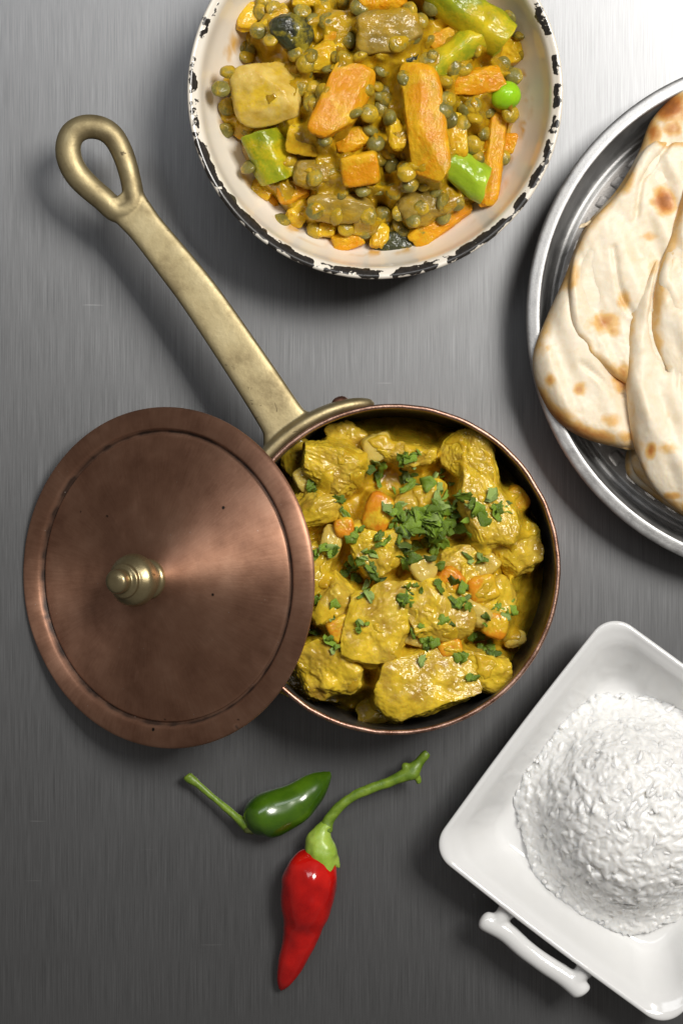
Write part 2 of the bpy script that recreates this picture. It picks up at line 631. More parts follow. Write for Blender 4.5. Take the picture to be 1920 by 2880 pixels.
M = dict(
    table=mat_table(), copper=mat_copper(), brass=mat_brass(), brass_knob=mat_brass('brass_knob', 0.84, (0.26, 0.36)),
    tin=mat_metal('tinned_lining', (0.16, 0.15, 0.135), (0.33, 0.31, 0.28), 0.32, 0.5, ns=80),
    copper_edge=mat_metal('copper_edge', (0.22, 0.10, 0.065), (0.55, 0.36, 0.28), 0.30, 0.48, ns=160, bump=0.25),
    rivet=mat_metal('copper_rivet', (0.20, 0.09, 0.06), (0.38, 0.19, 0.13), 0.35, 0.5, ns=300),
    steel=mat_metal('thali_steel', (0.40, 0.40, 0.40), (0.56, 0.56, 0.555), 0.42, 0.56, ns=180, bump=0.2, metal=0.88),
    steel_floor=mat_metal('thali_floor_steel', (0.30, 0.285, 0.27), (0.42, 0.40, 0.385), 0.40, 0.52, ns=240, bump=0.25, metal=0.85),
    porcelain=mat_porcelain(), enamel=mat_enamel(0.0385, 0.0450),
    sauce=mat_food('yellow_gravy', SAUCE_D, SAUCE, (0.56, 0.36, 0.03), coat_amt=0, scale=130, rough=0.26, sss=0.3, bump=0.5, specks=0.7, wet=0.9, glint=0.6),
    veg_sauce=mat_food('golden_gravy', (0.30, 0.165, 0.006), (0.50, 0.31, 0.008), (0.62, 0.41, 0.014), coat_amt=0, scale=150, rough=0.22, sss=0.3, bump=0.45, specks=0.6, wet=0.9, glint=0.5),
    meat=mat_food('curried_meat', (0.36, 0.21, 0.022), (0.60, 0.42, 0.045), (0.74, 0.57, 0.12), coat_amt=0.5, coat_col=(0.66, 0.45, 0.026), scale=150, rough=0.32, bump=0.30,
                  specks=0.8, sss=0.25, wet=0.6, glint=0.5),
    carrot=mat_food('carrot_flesh', (0.58, 0.20, 0.003), (0.66, 0.31, 0.008), (0.70, 0.41, 0.02), coat_amt=0.48, coat_col=(0.66, 0.38, 0.014), rough=0.36, sss=0.3, bump=0.55,
                    specks=0.25, streak=(1, 0.2, 1), wet=0.3, glint=0.5),
    carrot_soft=mat_food('stewed_carrot', (0.56, 0.17, 0.008), (0.68, 0.27, 0.014), None, coat_amt=0.45, rough=0.28, sss=0.35, bump=0.3, specks=0.4, wet=0.45),
    bean=mat_food('green_bean_skin', (0.17, 0.21, 0.008), (0.36, 0.38, 0.014), (0.48, 0.47, 0.03), coat_amt=0.42, coat_col=(0.56, 0.42, 0.012), scale=110, rough=0.30, sss=0.25,
                  ssr=(0.6, 1.0, 0.15), bump=0.25, specks=0.2, wet=0.55),
    bean_bright=mat_food('bright_bean_skin', (0.20, 0.32, 0.012), (0.38, 0.52, 0.03), (0.50, 0.60, 0.08), coat_amt=0.15, coat_col=(0.52, 0.40, 0.014), scale=110, rough=0.24, sss=0.25,
                         ssr=(0.6, 1.0, 0.15), bump=0.3, specks=0.1, wet=0.6),
    potato=mat_food('stewed_potato', (0.50, 0.31, 0.030), (0.68, 0.50, 0.13), (0.72, 0.57, 0.22), coat_amt=0.45, scale=170, rough=0.28, bump=0.3, specks=0.15, wet=0.4),
    pepper=mat_food('yellow_pepper', (0.55, 0.30, 0.010), (0.68, 0.43, 0.016), None, coat_amt=0.3, rough=0.22, sss=0.4, bump=0.2, specks=0.15, wet=0.6),
    aubergine=mat_food('aubergine_skin', (0.018, 0.018, 0.012), (0.055, 0.06, 0.025), None, coat_amt=0.28, coat_col=(0.30, 0.24, 0.02), scale=240, rough=0.22, sss=0.05, bump=0.3, specks=0, wet=0.6),
    aubergine_flesh=mat_food('aubergine_flesh', (0.20, 0.13, 0.02), (0.38, 0.26, 0.05), None, coat_amt=0.5, coat_col=(0.40, 0.24, 0.012), scale=140, rough=0.24, bump=0.35, specks=0.3, wet=0.5),
    lentil=mat_food('lentil_skin', (0.120, 0.105, 0.022), (0.23, 0.205, 0.052), (0.34, 0.31, 0.095), coat_amt=0.5, coat_col=(0.50, 0.32, 0.012), scale=200, rough=0.24, sss=0.15, bump=0.22,
                    specks=0.4, wet=0.55, fine=1500),
    pea=mat_food('pea_skin', (0.22, 0.46, 0.008), (0.34, 0.60, 0.014), None, coat_amt=0.05, rough=0.25, sss=0.4, ssr=(0.5, 1.0, 0.1), bump=0.1, specks=0, wet=0.6),
    onion=mat_food('soft_onion', (0.50, 0.34, 0.05), (0.64, 0.49, 0.13), None, coat_amt=0.3, rough=0.22, sss=0.5, ssr=(1.0, 0.7, 0.25), bump=0.2, specks=0.2, wet=0.6, streak=(1, 0.15, 1)),
    leaf=mat_leaf('herb_leaf', (0.15, 0.29, 0.014), (0.40, 0.58, 0.06)),
    leaf_pale=mat_leaf('herb_leaf_pale', (0.30, 0.46, 0.08), (0.50, 0.64, 0.20)),
    naan=mat_naan(),
    rice=mat_simple('cooked_rice', (0.77, 0.768, 0.755), (0.81, 0.807, 0.795), rough=0.38, ns=300, sss=1.0, ssr=(1, 0.95, 0.88), sscale=0.0036, bump=0.03, coat=0.12),
    rice_grain=mat_simple('rice_grain_skin', (0.76, 0.757, 0.745), (0.81, 0.807, 0.80), rough=0.34, ns=300, sss=0.6, ssr=(1, 0.95, 0.88), sscale=0.0012, bump=0.03, coat=0.15),
    chilli_red=mat_simple('red_chilli_skin', (0.30, 0.002, 0.002), (0.58, 0.010, 0.006), rough=0.16, ns=80, sss=0.12, sscale=0.002, bump=0.10, coat=0.5, coatr=0.08),
    chilli_green=mat_simple('green_chilli_skin', (0.014, 0.052, 0.003), (0.075, 0.16, 0.006), rough=0.22, ns=55, sss=0.08, sscale=0.002, bump=0.10, coat=0.45, coatr=0.1),
    stem=mat_simple('chilli_stem', (0.085, 0.16, 0.012), (0.20, 0.30, 0.03), rough=0.42, ns=260, sss=0.1, bump=0.4, scale=(1, 1, 1)),
    calyx=mat_simple('chilli_calyx', (0.22, 0.36, 0.03), (0.38, 0.52, 0.08), rough=0.35, ns=160, sss=0.2, bump=0.3),
    stem_old=mat_simple('dry_chilli_stem', (0.05, 0.06, 0.015), (0.15, 0.19, 0.04), rough=0.5, ns=300, bump=0.5),
)

# ================================================================== THE SETTING: brushed steel table top
me = np_mesh('tabletop', [(-1.6, -1.6, 0), (1.6, -1.6, 0), (1.6, 1.6, 0), (-1.6, 1.6, 0)], np.array([[0, 1, 2, 3]]), smooth=False, up=True)
tag(obj('tabletop', me, M['table']), 'vertically brushed stainless steel table top with fine scratches', 'table', kind='structure')

# ================================================================== enamel bowl
BZ = 0.045
bowl_c = Vw(861.5, 209, BZ)
bowl_xy = np.array([bowl_c.x, bowl_c.y])
RB = 431.5 * F * S * (D - BZ) / D          # outer rim radius
bowl = empty('enamel_bowl', (bowl_c.x, bowl_c.y, 0))
tag(bowl, 'cream enamel bowl with chipped black rim, filled with lentil vegetable curry', 'bowl')
zs, rs = 0.75, 1.018
ctrl = [(r_ * rs, z_ * zs) for r_, z_ in ((0.0, 0.0062), (0.018, 0.0063), (0.030, 0.0095), (0.0425, 0.0195), (0.0520, 0.0330), (0.0575, 0.0460))]
ctrl += [(RB - 0.0042, 0.0421), (RB - 0.0022, 0.0444), (RB - 0.0008, 0.0450), (RB, 0.0442), (RB - 0.0003, 0.0430), (RB - 0.0020, 0.0405)]
ctrl += [(r_ * rs, z_ * zs) for r_, z_ in ((0.0592, 0.0455), (0.0545, 0.0330), (0.0445, 0.0170), (0.034, 0.0070), (0.030, 0.0048))]
prof = smooth_poly(ctrl, 110)
v, f = lathe(prof, 256)
me = np_mesh('bowl_body', v, f[:, ::-1])
# dried smears of sauce on the inner wall
vv = v.copy()
rr_ = np.hypot(vv[:, 0], vv[:, 1])
st = np.clip(fbm(vv * 240, 3, 5) * 2.2 - 0.55, 0, 1) * np.clip(1 - np.abs(vv[:, 2] - 0.026) / 0.004, 0, 1) * (np.arange(len(vv)) < 60 * 256)
set_attr(me, 'stain', np.clip(st, 0, 0.9))
obj('body', me, M['enamel'], bowl)
v, f = lathe(smooth_poly([(0.0303, 0.0045), (0.0306, 0.0020), (0.0300, 0.0001), (0.0270, 0.0001), (0.0262, 0.0030), (0.0255, 0.0045)], 24), 128)
obj('foot_ring', np_mesh('bowl_foot', v, f), M['enamel'], bowl)
set_attr(bpy.data.meshes['bowl_foot'], 'stain', np.zeros(len(v)))

# ================================================================== copper saucepan
PZ = 0.040
pan_c = Vw(906, 1308, PZ)
pan_xy = np.array([pan_c.x, pan_c.y])
RP = 378.5 * F * S * (D - PZ) / D
pan = empty('copper_saucepan', (pan_c.x, pan_c.y, 0))
tag(pan, 'small copper saucepan with long brass handle, filled with yellow meat curry', 'saucepan')
th_ = 0.0011
v, f = lathe(smooth_poly([(0.0, 0.0004), (RP - 0.006, 0.0004), (RP - 0.002, 0.0018), (RP - 0.0002, 0.006), (RP - 0.0002, 0.020), (RP - 0.0002, PZ - 0.0012), (RP, PZ - 0.0005)], 60), 220)
me = np_mesh('pan_wall', v, f)
set_attr(me, 'grime', np.zeros(len(v)))
obj('outer_wall', me, M['copper'], pan)
v, f = lathe(smooth_poly([(RP - th_, PZ - 0.0006), (RP - th_ - 0.0002, PZ - 0.004), (RP - th_ - 0.0003, 0.02), (RP - 0.004, 0.004), (RP - 0.010, 0.0022), (0.0, 0.002)], 60), 220)
me = np_mesh('pan_lining', v, f, up=True)
obj('tin_lining', me, M['tin'], pan)
pr = []
for a in np.linspace(0, 2 * PI, 13):
    pr.append((RP - th_ / 2 + 0.0009 * math.cos(a), PZ - 0.0002 + 0.0009 * math.sin(a)))
v, f = lathe(np.array(pr)[::-1], 260)
v = v + (fbm(v * 170, 2, 3) * 0.00010)[:, None] * np.array([1, 1, 0.6])
obj('rim', np_mesh('pan_rim', v, f), M['copper_edge'], pan)

# brass handle with its mounting plate (one cast piece)
inv = Vector((pan_c.x, pan_c.y, 0))


def PL(x, y, z):
    q = Vw(x, y, z)
    return np.array([q.x - inv.x, q.y - inv.y, z])


spine = [(664, 990, .0325), (655, 975, .0330), (643, 956, .0332), (577, 854, .0325), (467, 692, .0305), (405, 611, .0292), (340, 530, .0280), (306, 488, .0274), (284, 460, .0272), (275, 449, .0272)]
half_w = [70, 60, 54, 51, 47.5, 45, 42, 46, 48, 34]
P3 = smooth_poly([PL(*q) for q in spine], 70)
HW = smooth_poly(np.array(half_w)[:, None] * F * S * 0.945, 70)[:, 0]
TH = np.interp(np.linspace(0, 1, 70), [0, 0.15, 0.5, 1], [0.0034, 0.0026, 0.0023, 0.0026])


def bar(P3, HW, TH, n=32, ex=4.6):
    T = np.gradient(P3, axis=0)
    T /= np.linalg.norm(T, axis=1)[:, None]
    A = np.cross(T, [0, 0, 1.0])
    A /= np.linalg.norm(A, axis=1)[:, None]
    B = np.cross(A, T)
    th = np.linspace(0, 2 * PI, n, endpoint=False)
    ct, st_ = np.cos(th), np.sin(th)
    cx = np.sign(ct) * np.abs(ct) ** (2 / ex)
    cy = np.sign(st_) * np.abs(st_) ** (2 / ex)
    v = P3[:, None, :] + HW[:, None, None] * cx[None, :, None] * A[:, None, :] + TH[:, None, None] * cy[None, :, None] * B[:, None, :]
    m = len(P3)
    v = np.vstack([v.reshape(-1, 3), P3[0], P3[-1]])
    k = np.arange(n)
    k2 = (k + 1) % n
    return v, [grid_faces(m, n), np.stack([np.full(n, m * n), k2, k], -1), np.stack([np.full(n, m * n + 1), (m - 1) * n + k, (m - 1) * n + k2], -1)]


# teardrop eye at the end: centre line of the ring
loop = [(305, 470), (304, 432), (293, 384), (278, 343), (258, 311), (230, 294), (195, 292), (168, 307), (157, 336), (161, 369), (177, 400), (203, 428), (236, 456), (272, 486)]
lz = 0.0272
L3 = smooth_poly([PL(x, y, lz + 0.0012 * (462 - y) / 170) for x, y in loop], 96, closed=True)
Lr = np.interp(np.linspace(0, 1, 96), [0, 0.1, 0.3, 0.5, 0.75, 0.9, 1], np.array([27, 25, 28, 31, 31, 29, 27]) * F * S * 0.93)
# closed tube
n = 20
Tn = np.roll(L3, -1, 0) - np.roll(L3, 1, 0)
Tn /= np.linalg.norm(Tn, axis=1)[:, None]
A_ = np.cross(Tn, [0, 0, 1.0])
A_ /= np.linalg.norm(A_, axis=1)[:, None]
B_ = np.cross(A_, Tn)
th = np.linspace(0, 2 * PI, n, endpoint=False)
lv = (L3[:, None, :] + Lr[:, None, None] * np.cos(th)[None, :, None] * A_[:, None, :] + 0.0034 * np.sin(th)[None, :, None] * B_[:, None, :]).reshape(-1, 3)
r_i = np.arange(96)[:, None]
c_i = np.arange(n)[None, :]
lf = np.stack([r_i * n + c_i, r_i * n + (c_i + 1) % n, ((r_i + 1) % 96) * n + (c_i + 1) % n, ((r_i + 1) % 96) * n + c_i], -1).reshape(-1, 4)
# plate hugging the wall, thicker in the middle, ends rounded off
pa = np.linspace(R(97), R(168), 60)
cen = R(132.5)
sp_, hh, tt = [], [], []
for a in pa:
    u = abs(a - cen) / R(35.5)
    e = max(0.0, 1 - u ** 4) ** 0.5
    t = 0.0009 + 0.0021 * e
    sp_.append([(RP + t * 0.82) * math.cos(a), (RP + t * 0.82) * math.sin(a), PZ - 0.0112 + 0.0015 * (1 - u)])
    hh.append(t)
    tt.append(0.0020 + 0.0072 * e)
pv, pf = bar(np.array(sp_), np.array(hh), np.array(tt), n=24, ex=2.6)
hm = remeshed('handle_mesh', [bar(P3, HW, TH), (lv, lf), (pv, pf)], 0.0005, 5, 0.5)
handle_o = obj('handle', hm, M['brass'], pan)
for i, a in enumerate((R(108), R(157))):
    rv, rf = lathe(smooth_poly([(0.0, 0.0026), (0.0018, 0.0022), (0.0030, 0.0010), (0.0032, 0.0)], 14), 28)
    ro = obj('rivet', np_mesh('rivet', rv, rf[:, ::-1]), M['rivet'], handle_o)
    d = Vector((math.cos(a), math.sin(a), 0.10)).normalized()
    ro.rotation_euler = d.to_track_quat('Z', 'Y').to_euler()
    ro.location = ((RP + 0.0038) * math.cos(a), (RP + 0.0038) * math.sin(a), PZ - 0.0085)

# ================================================================== copper lid leaning on the pan
LT = R(28)
LR = 0.0604
lid_left = Vw(52, 1328, 0.0012)
lid_c = Vector((lid_left.x + LR * math.cos(LT), lid_left.y, 0.0012 + LR * math.sin(LT)))
lid_c.y = Vw(385, 1327.5, lid_c.z).y
lid = empty('copper_lid', lid_c, (R(1.0), -LT, 0))
tag(lid, 'round brown copper lid with brass knob leaning against the saucepan', 'lid')
k = LR
ctrl = [(0.0, 0.0102), (0.006, 0.0098), (0.014, 0.0079), (0.028, 0.0047), (0.042, 0.0019), (k * 0.825, -0.0002), (k * 0.845, -0.0012), (k * 0.856, -0.0014), (k * 0.868, -0.0004),
        (k * 0.885, 0.0006), (k * 0.93, 0.0008), (k * 0.975, 0.0004), (k * 0.995, -0.0002), (k, -0.0010), (k * 0.996, -0.0016), (k * 0.97, -0.0012), (k * 0.88, -0.0009), (k * 0.84, -0.0026),
        (k * 0.80, -0.0016), (0.030, 0.0020), (0.0, 0.0080)]
prof = smooth_poly(ctrl, 150)
v, f = lathe(prof, 240)
v[:, 2] += fbm(v * 60, 2, 8) * 0.00012
me = np_mesh('lid_disc', v, f)
rr_ = np.hypot(v[:, 0], v[:, 1]) / k
top = np.repeat(np.arange(len(prof)) < 100, 240)
nz_ = fbm(v * 260, 3, 2)
g = np.exp(-((rr_ - 0.858) / 0.016) ** 2) * (0.85 + 0.3 * nz_) + 0.10 * np.clip(nz_ - 0.1, 0, 1)
for (a, r0, s) in ((R(197), 0.862, 0.022), (R(300), 0.985, 0.02), (R(3), 0.075, 0.02), (R(255), 0.60, 0.018)):
    dd = np.hypot(v[:, 0] / k - r0 * math.cos(a), v[:, 1] / k - r0 * math.sin(a))
    g = np.maximum(g, np.clip(1.3 - dd / s, 0, 0.9))
set_attr(me, 'grime', np.clip(g, 0, 0.92))
obj('disc', me, M['copper'], lid)
q = 0.001
kp = [(0.0072, 0.0088), (0.0070, 0.0105), (0.0061, 0.0118), (0.0058, 0.0140), (0.0064, 0.0155), (0.0082, 0.0166), (0.0091, 0.0182), (0.0092, 0.0200), (0.0085, 0.0222), (0.0068, 0.0240), (0.0058, 0.0248),
      (0.0060, 0.0257), (0.0058, 0.0266), (0.0044, 0.0272), (0.0041, 0.0280), (0.0043, 0.0298), (0.0040, 0.0312), (0.0032, 0.0320), (0.0018, 0.0325), (0.0, 0.0326)]
kq = smooth_poly([(a, 0.0088 + (b - 0.0088) * 0.96) for a, b in kp], 90)
cutk = 58
v, f = lathe(kq[:cutk + 1], 72)
knob_o = obj('knob', np_mesh('lid_knob', v, f), M['brass_knob'], lid)
v, f = lathe(kq[cutk:], 72)
obj('knob_tip', np_mesh('lid_knob_tip', v, f), M['brass_knob'], knob_o)

# ================================================================== steel thali plate
TZ = 0.024
th_c = W(2218, 891, TZ)
RT = 739 * S * (D - TZ) / D
thali = empty('thali_plate', (th_c.x, th_c.y, 0))
tag(thali, 'round stainless steel rimmed plate holding folded flatbreads', 'plate')
ctrl = [(0.0, 0.0022), (0.060, 0.0022), (0.0795, 0.0022), (0.0812, 0.0023), (0.0824, 0.0026), (0.0836, 0.0028), (0.0848, 0.0038), (0.0858, 0.0070), (0.0872, 0.0160), (0.0884, 0.0228), (RT - 0.0044, 0.0242), (RT - 0.0020, 0.0240), (RT - 0.0006, 0.0236),
        (RT, 0.0228), (RT - 0.0005, 0.0222), (RT - 0.0035, 0.0230), (0.0888, 0.0218), (0.0878, 0.0150), (0.0862, 0.0050), (0.0846, 0.0012), (0.0800, 0.0003), (0.05, 0.0003)]
prof = smooth_poly(ctrl, 170)
v, f = lathe(prof, 320)
cut = int(np.argmax(prof[:, 0] > 0.0808))
me = np_mesh('thali_rim', v, f[(cut - 1) * 320:][:, ::1])
obj('rim', me, M['steel'], thali)
me = np_mesh('thali_floor', v[:(cut) * 320], f[:(cut - 1) * 320], up=True)
floor_o = obj('floor', me, M['steel_floor'], thali)
# embossed petals round the floor
em = []
a1, a0, b0 = R(2.3), 0.0740, 0.0800
nr, nc = 9, 9
vs = []
for i in range(nr):
    for j in range(nc):
        r = a0 + (b0 - a0) * i / (nr - 1)
        u = j / (nc - 1) * 2 - 1
        a = a1 * u + R(1.2) * ((i / (nr - 1)) - 0.5) ** 2 * 4 * 0.5
        w = min(i, nr - 1 - i) / 2.0
        w2 = min(j, nc - 1 - j) / 1.5
        h = 0.0006 * min(1, w) ** 0.7 * min(1, w2) ** 0.7
        vs.append((r * math.cos(a), r * math.sin(a), 0.00185 + h))
pet = np_mesh('embossed_petal', np.array(vs), grid_faces(nr, nc, False)[:, ::-1], up=True)
for a in np.arange(112, 252, 6.75):
    o = obj('embossed_petal', pet, M['steel_floor'], floor_o)
    o.rotation_euler = (0, 0, R(a))

# ================================================================== square porcelain dish with bar handle
DZ = 0.0265
dc = Vw(1467, 1886, DZ)
dish = empty('porcelain_dish', (dc.x, dc.y, 0), (0, 0, -R(37.2)))
tag(dish, 'square white porcelain dish with a bar handle, holding moulded rice', 'dish')
H0 = 692 * F * S / 2 * (D - DZ) / D


def rrect(h, r, n=14, bulge=0.0):
    pts = []
    m = 16
    for cx, cy, a0 in ((1, 1, 0), (-1, 1, 90), (-1, -1, 180), (1, -1, 270)):
        for i in range(n):
            a = R(a0 + 90 * i / (n - 1))
            pts.append(((h - r) * cx + r * math.cos(a), (h - r) * cy + r * math.sin(a)))
        # side up to the next corner
        nx, ny = {(1, 1): (-1, 1), (-1, 1): (-1, -1), (-1, -1): (1, -1), (1, -1): (1, 1)}[(cx, cy)]
        a = R(a0 + 90)
        p = np.array(pts[-1])
        e = np.array(((h - r) * nx + r * math.cos(a), (h - r) * ny + r * math.sin(a)))
        nrm = np.array((math.cos(a), math.sin(a)))
        for i in range(1, m):
            t = i / m
            pts.append(tuple(p + (e - p) * t + nrm * bulge * math.sin(PI * t)))
    return np.array(pts)


lay = [(0.0005, .0003, .0040), (0.020, .007, .0040), (0.0330, .0085, .0042), (0.0375, .0100, .0056), (0.0412, .0110, .0110), (0.0452, .0115, .0185), (0.0482, .0112, .0236), (H0 - 0.0024, .0108, .0258), (H0 - 0.0012, .0098, .0265), (H0 - .0002, .0098, .0262),
       (H0, .0098, .0253), (H0 - .0008, .0098, .0242), (H0 - .0040, .0098, .0190), (0.0440, .0105, .0095), (0.0405, .0100, .0032), (0.0385, .0100, .0004), (0.0360, .0095, .0002), (0.0345, .009, .0016), (0.001, .0005, .0018)]
LY = smooth_poly(lay, 100)
rows = []
for h, r, z in LY:
    q2 = rrect(h, min(max(r, 1e-4), h * 0.98), bulge=0.0006 * min(1, h / 0.04))
    rows.append(np.column_stack([q2, np.full(len(q2), z)]))
nper = len(rows[0])
v = np.vstack(rows)
obj('body', np_mesh('dish_body', v, grid_faces(len(rows), nper)), M['porcelain'], dish)
# bar handle: in dish coordinates the lower-left side of the picture is -y
def DL(x, y, z):
    q = Vw(x, y, z) - Vector((dc.x, dc.y, 0))
    c, s = math.cos(R(37.2)), math.sin(R(37.2))
    return np.array([c * q.x - s * q.y, s * q.x + c * q.y, z])


hz = 0.0200
barp = [DL(1103, 2108, hz), DL(1120, 2118, hz), DL(1160, 2140, hz), DL(1205, 2180, hz), DL(1250, 2213, hz), DL(1296, 2243, hz), DL(1330, 2272, hz), DL(1340, 2285, hz)]
bp = smooth_poly(barp, 50)
br_ = np.interp(np.linspace(0, 1, 50), [0, 0.03, 0.10, 0.25, 0.5, 0.78, 0.90, 0.97, 1], [.0013, .0028, .0037, .0038, .0035, .0038, .0038, .0029, .0013])
parts = [tube(bp, br_, 24, flat=0.85)]
for (x0, y0, x1, y1) in ((1138, 2122, 1176, 2077), (1316, 2258, 1354, 2213)):
    sp = smooth_poly([DL(x0, y0, hz), DL((x0 + x1) / 2, (y0 + y1) / 2, hz + .0004), DL(x1, y1, hz + .0008)], 20)
    parts.append(tube(sp, np.interp(np.linspace(0, 1, 20), [0, .45, 1], [.0030, .0030, .0042]), 20))
obj('bar_handle', remeshed('dish_handle', parts, 0.0005, 10, 0.5), M['porcelain'], dish)

# ================================================================== chillies
rng = np.random.default_rng(7)


def lumpy_tube(pts, radii, n, segs, seed, amp, freq, flat=1.0):
    P = smooth_poly(pts, n)
    rad = np.maximum(smooth_poly(np.array(radii)[:, None], n)[:, 0], 0.00025)
    v, f = tube(P, rad, segs, flat=flat)
    m = n * segs
    ctr = np.repeat(P, segs, 0)
    d = v[:m] - ctr
    v[:m] = ctr + d * (1 + amp * fbm(v[:m] * freq, 2, seed))[:, None]
    return v, f


def MM(px):
    return px * F * S


def thing_from(name, label, cat, origin):
    o = empty(name, origin)
    tag(o, label, cat)
    return o


def local(pts, o):
    return [np.array(Vw(*p)) - np.array(o) for p in pts]


o0 = Vector((Vw(700, 2090, 0).x, Vw(700, 2090, 0).y, 0))
red = thing_from('red_chilli', 'shiny red chilli pepper with curved green stalk lying on the steel', 'chilli', o0)
body = [(732, 1958, .0105), (728, 1972, .0102), (718, 2005, .0100), (709, 2050, .0098), (702, 2092, .0090), (694, 2130, .0078), (684, 2168, .0066), (670, 2210, .0056), (655, 2248, .0044), (647, 2268, .0034), (645, 2275, .0032)]
rad = [MM(q) for q in (30, 44, 60, 63, 57, 45, 39, 32, 20, 9, 2)]
v, f = lumpy_tube(local(body, o0), rad, 90, 48, 3, 0.10, 95, flat=0.93)
lo = v[:, 2].min()
v[:, 2] -= lo
obj('body', np_mesh('red_chilli_body', v, f), M['chilli_red'], red)
cal = [(739, 1987, .0098), (737, 1970, .0105), (735, 1950, .0108), (736, 1928, .0110), (742, 1908, .0112), (752, 1893, .0114)]
v, f = lumpy_tube(local(cal, o0), [MM(q) for q in (40, 39, 35, 30, 20, 14)], 44, 40, 6, 0.10, 210)
# ragged lower edge of the calyx
segs = 40
ang = np.linspace(0, 2 * PI, segs, endpoint=False)
for i in range(6):
    sh = (np.sin(ang * 5 + 1) * 0.5 + np.sin(ang * 8) * 0.4) * 0.0016 * (1 - i / 6)
    v[i * segs:(i + 1) * segs, 1] -= sh
    v[i * segs:(i + 1) * segs, 2] -= lo
v[6 * segs:, 2] -= lo
obj('calyx', np_mesh('red_chilli_calyx', v, f), M['calyx'], red)
stm = [(746, 1905, .0112), (758, 1880, .0116), (780, 1853, .0122), (810, 1830, .0128), (850, 1812, .0132), (890, 1797, .0134), (925, 1783, .0134), (945, 1772, .0134), (962, 1752, .0136), (975, 1735, .0138), (982, 1728, .0138)]
v1, f1 = lumpy_tube(local(stm, o0), [MM(q) for q in (17, 13.5, 12, 11.5, 11.5, 12, 15, 19, 11.5, 11, 9)], 90, 20, 9, 0.10, 300)
knot = [(938, 1768, .0136), (930, 1760, .0140), (926, 1756, .0146)]
v2, f2 = lumpy_tube(local(knot, o0), [MM(q) for q in (11, 10, 5)], 12, 14, 5, 0.1, 300)
knot = [(952, 1778, .0132), (960, 1790, .0130), (962, 1800, .0128)]
v3, f3 = lumpy_tube(local(knot, o0), [MM(q) for q in (11, 8, 5)], 12, 14, 5, 0.1, 300)
sm = remeshed('red_chilli_stalk', [(v1, f1), (v2, f2), (v3, f3)], 0.0004, 3, 0.5)
so = obj('stalk', sm, M['stem'], red)
so.location.z = -lo

o0 = Vector((Vw(650, 1860, 0).x, Vw(650, 1860, 0).y, 0))
grn = thing_from('green_chilli', 'short dark green chilli pepper with a thin stalk lying on the steel', 'chilli', o0)
body = [(572, 1903, .0080), (578, 1898, .0082), (592, 1886, .0084), (612, 1874, .0084), (640, 1862, .0082), (672, 1845, .0074), (705, 1822, .0064), (735, 1796, .0050), (752, 1780, .0042), (758, 1773, .0040)]
rad = [MM(q) for q in (8, 28, 47, 53, 52, 46, 38, 25, 12, 3)]
v, f = lumpy_tube(local(body, o0), rad, 80, 48, 12, 0.10, 90, flat=0.95)
lo2 = v[:, 2].min()
v[:, 2] -= lo2
obj('body', np_mesh('green_chilli_body', v, f), M['chilli_green'], grn)
cal = [(592, 1885, .0086), (582, 1893, .0086), (572, 1900, .0086), (564, 1896, .0086)]
v, f = lumpy_tube(local(cal, o0), [MM(q) for q in (27, 26, 18, 10)], 26, 30, 6, 0.22, 330)
v[:, 2] -= lo2
obj('calyx', np_mesh('green_chilli_calyx', v, f), M['stem_old'], grn)
stm = [(574, 1900, .0086), (560, 1890, .0084), (540, 1874, .0078), (515, 1852, .0070), (490, 1832, .0064), (462, 1808, .0060), (442, 1792, .0058), (432, 1784, .0058), (429, 1780, .0058)]
v, f = lumpy_tube(local(stm, o0), [MM(q) for q in (15, 13, 9, 8, 7.5, 8, 10, 11, 8)], 70, 18, 4, 0.12, 320)
v[:, 2] -= lo2
obj('stalk', np_mesh('green_chilli_stalk', v, f), M['stem'], grn)

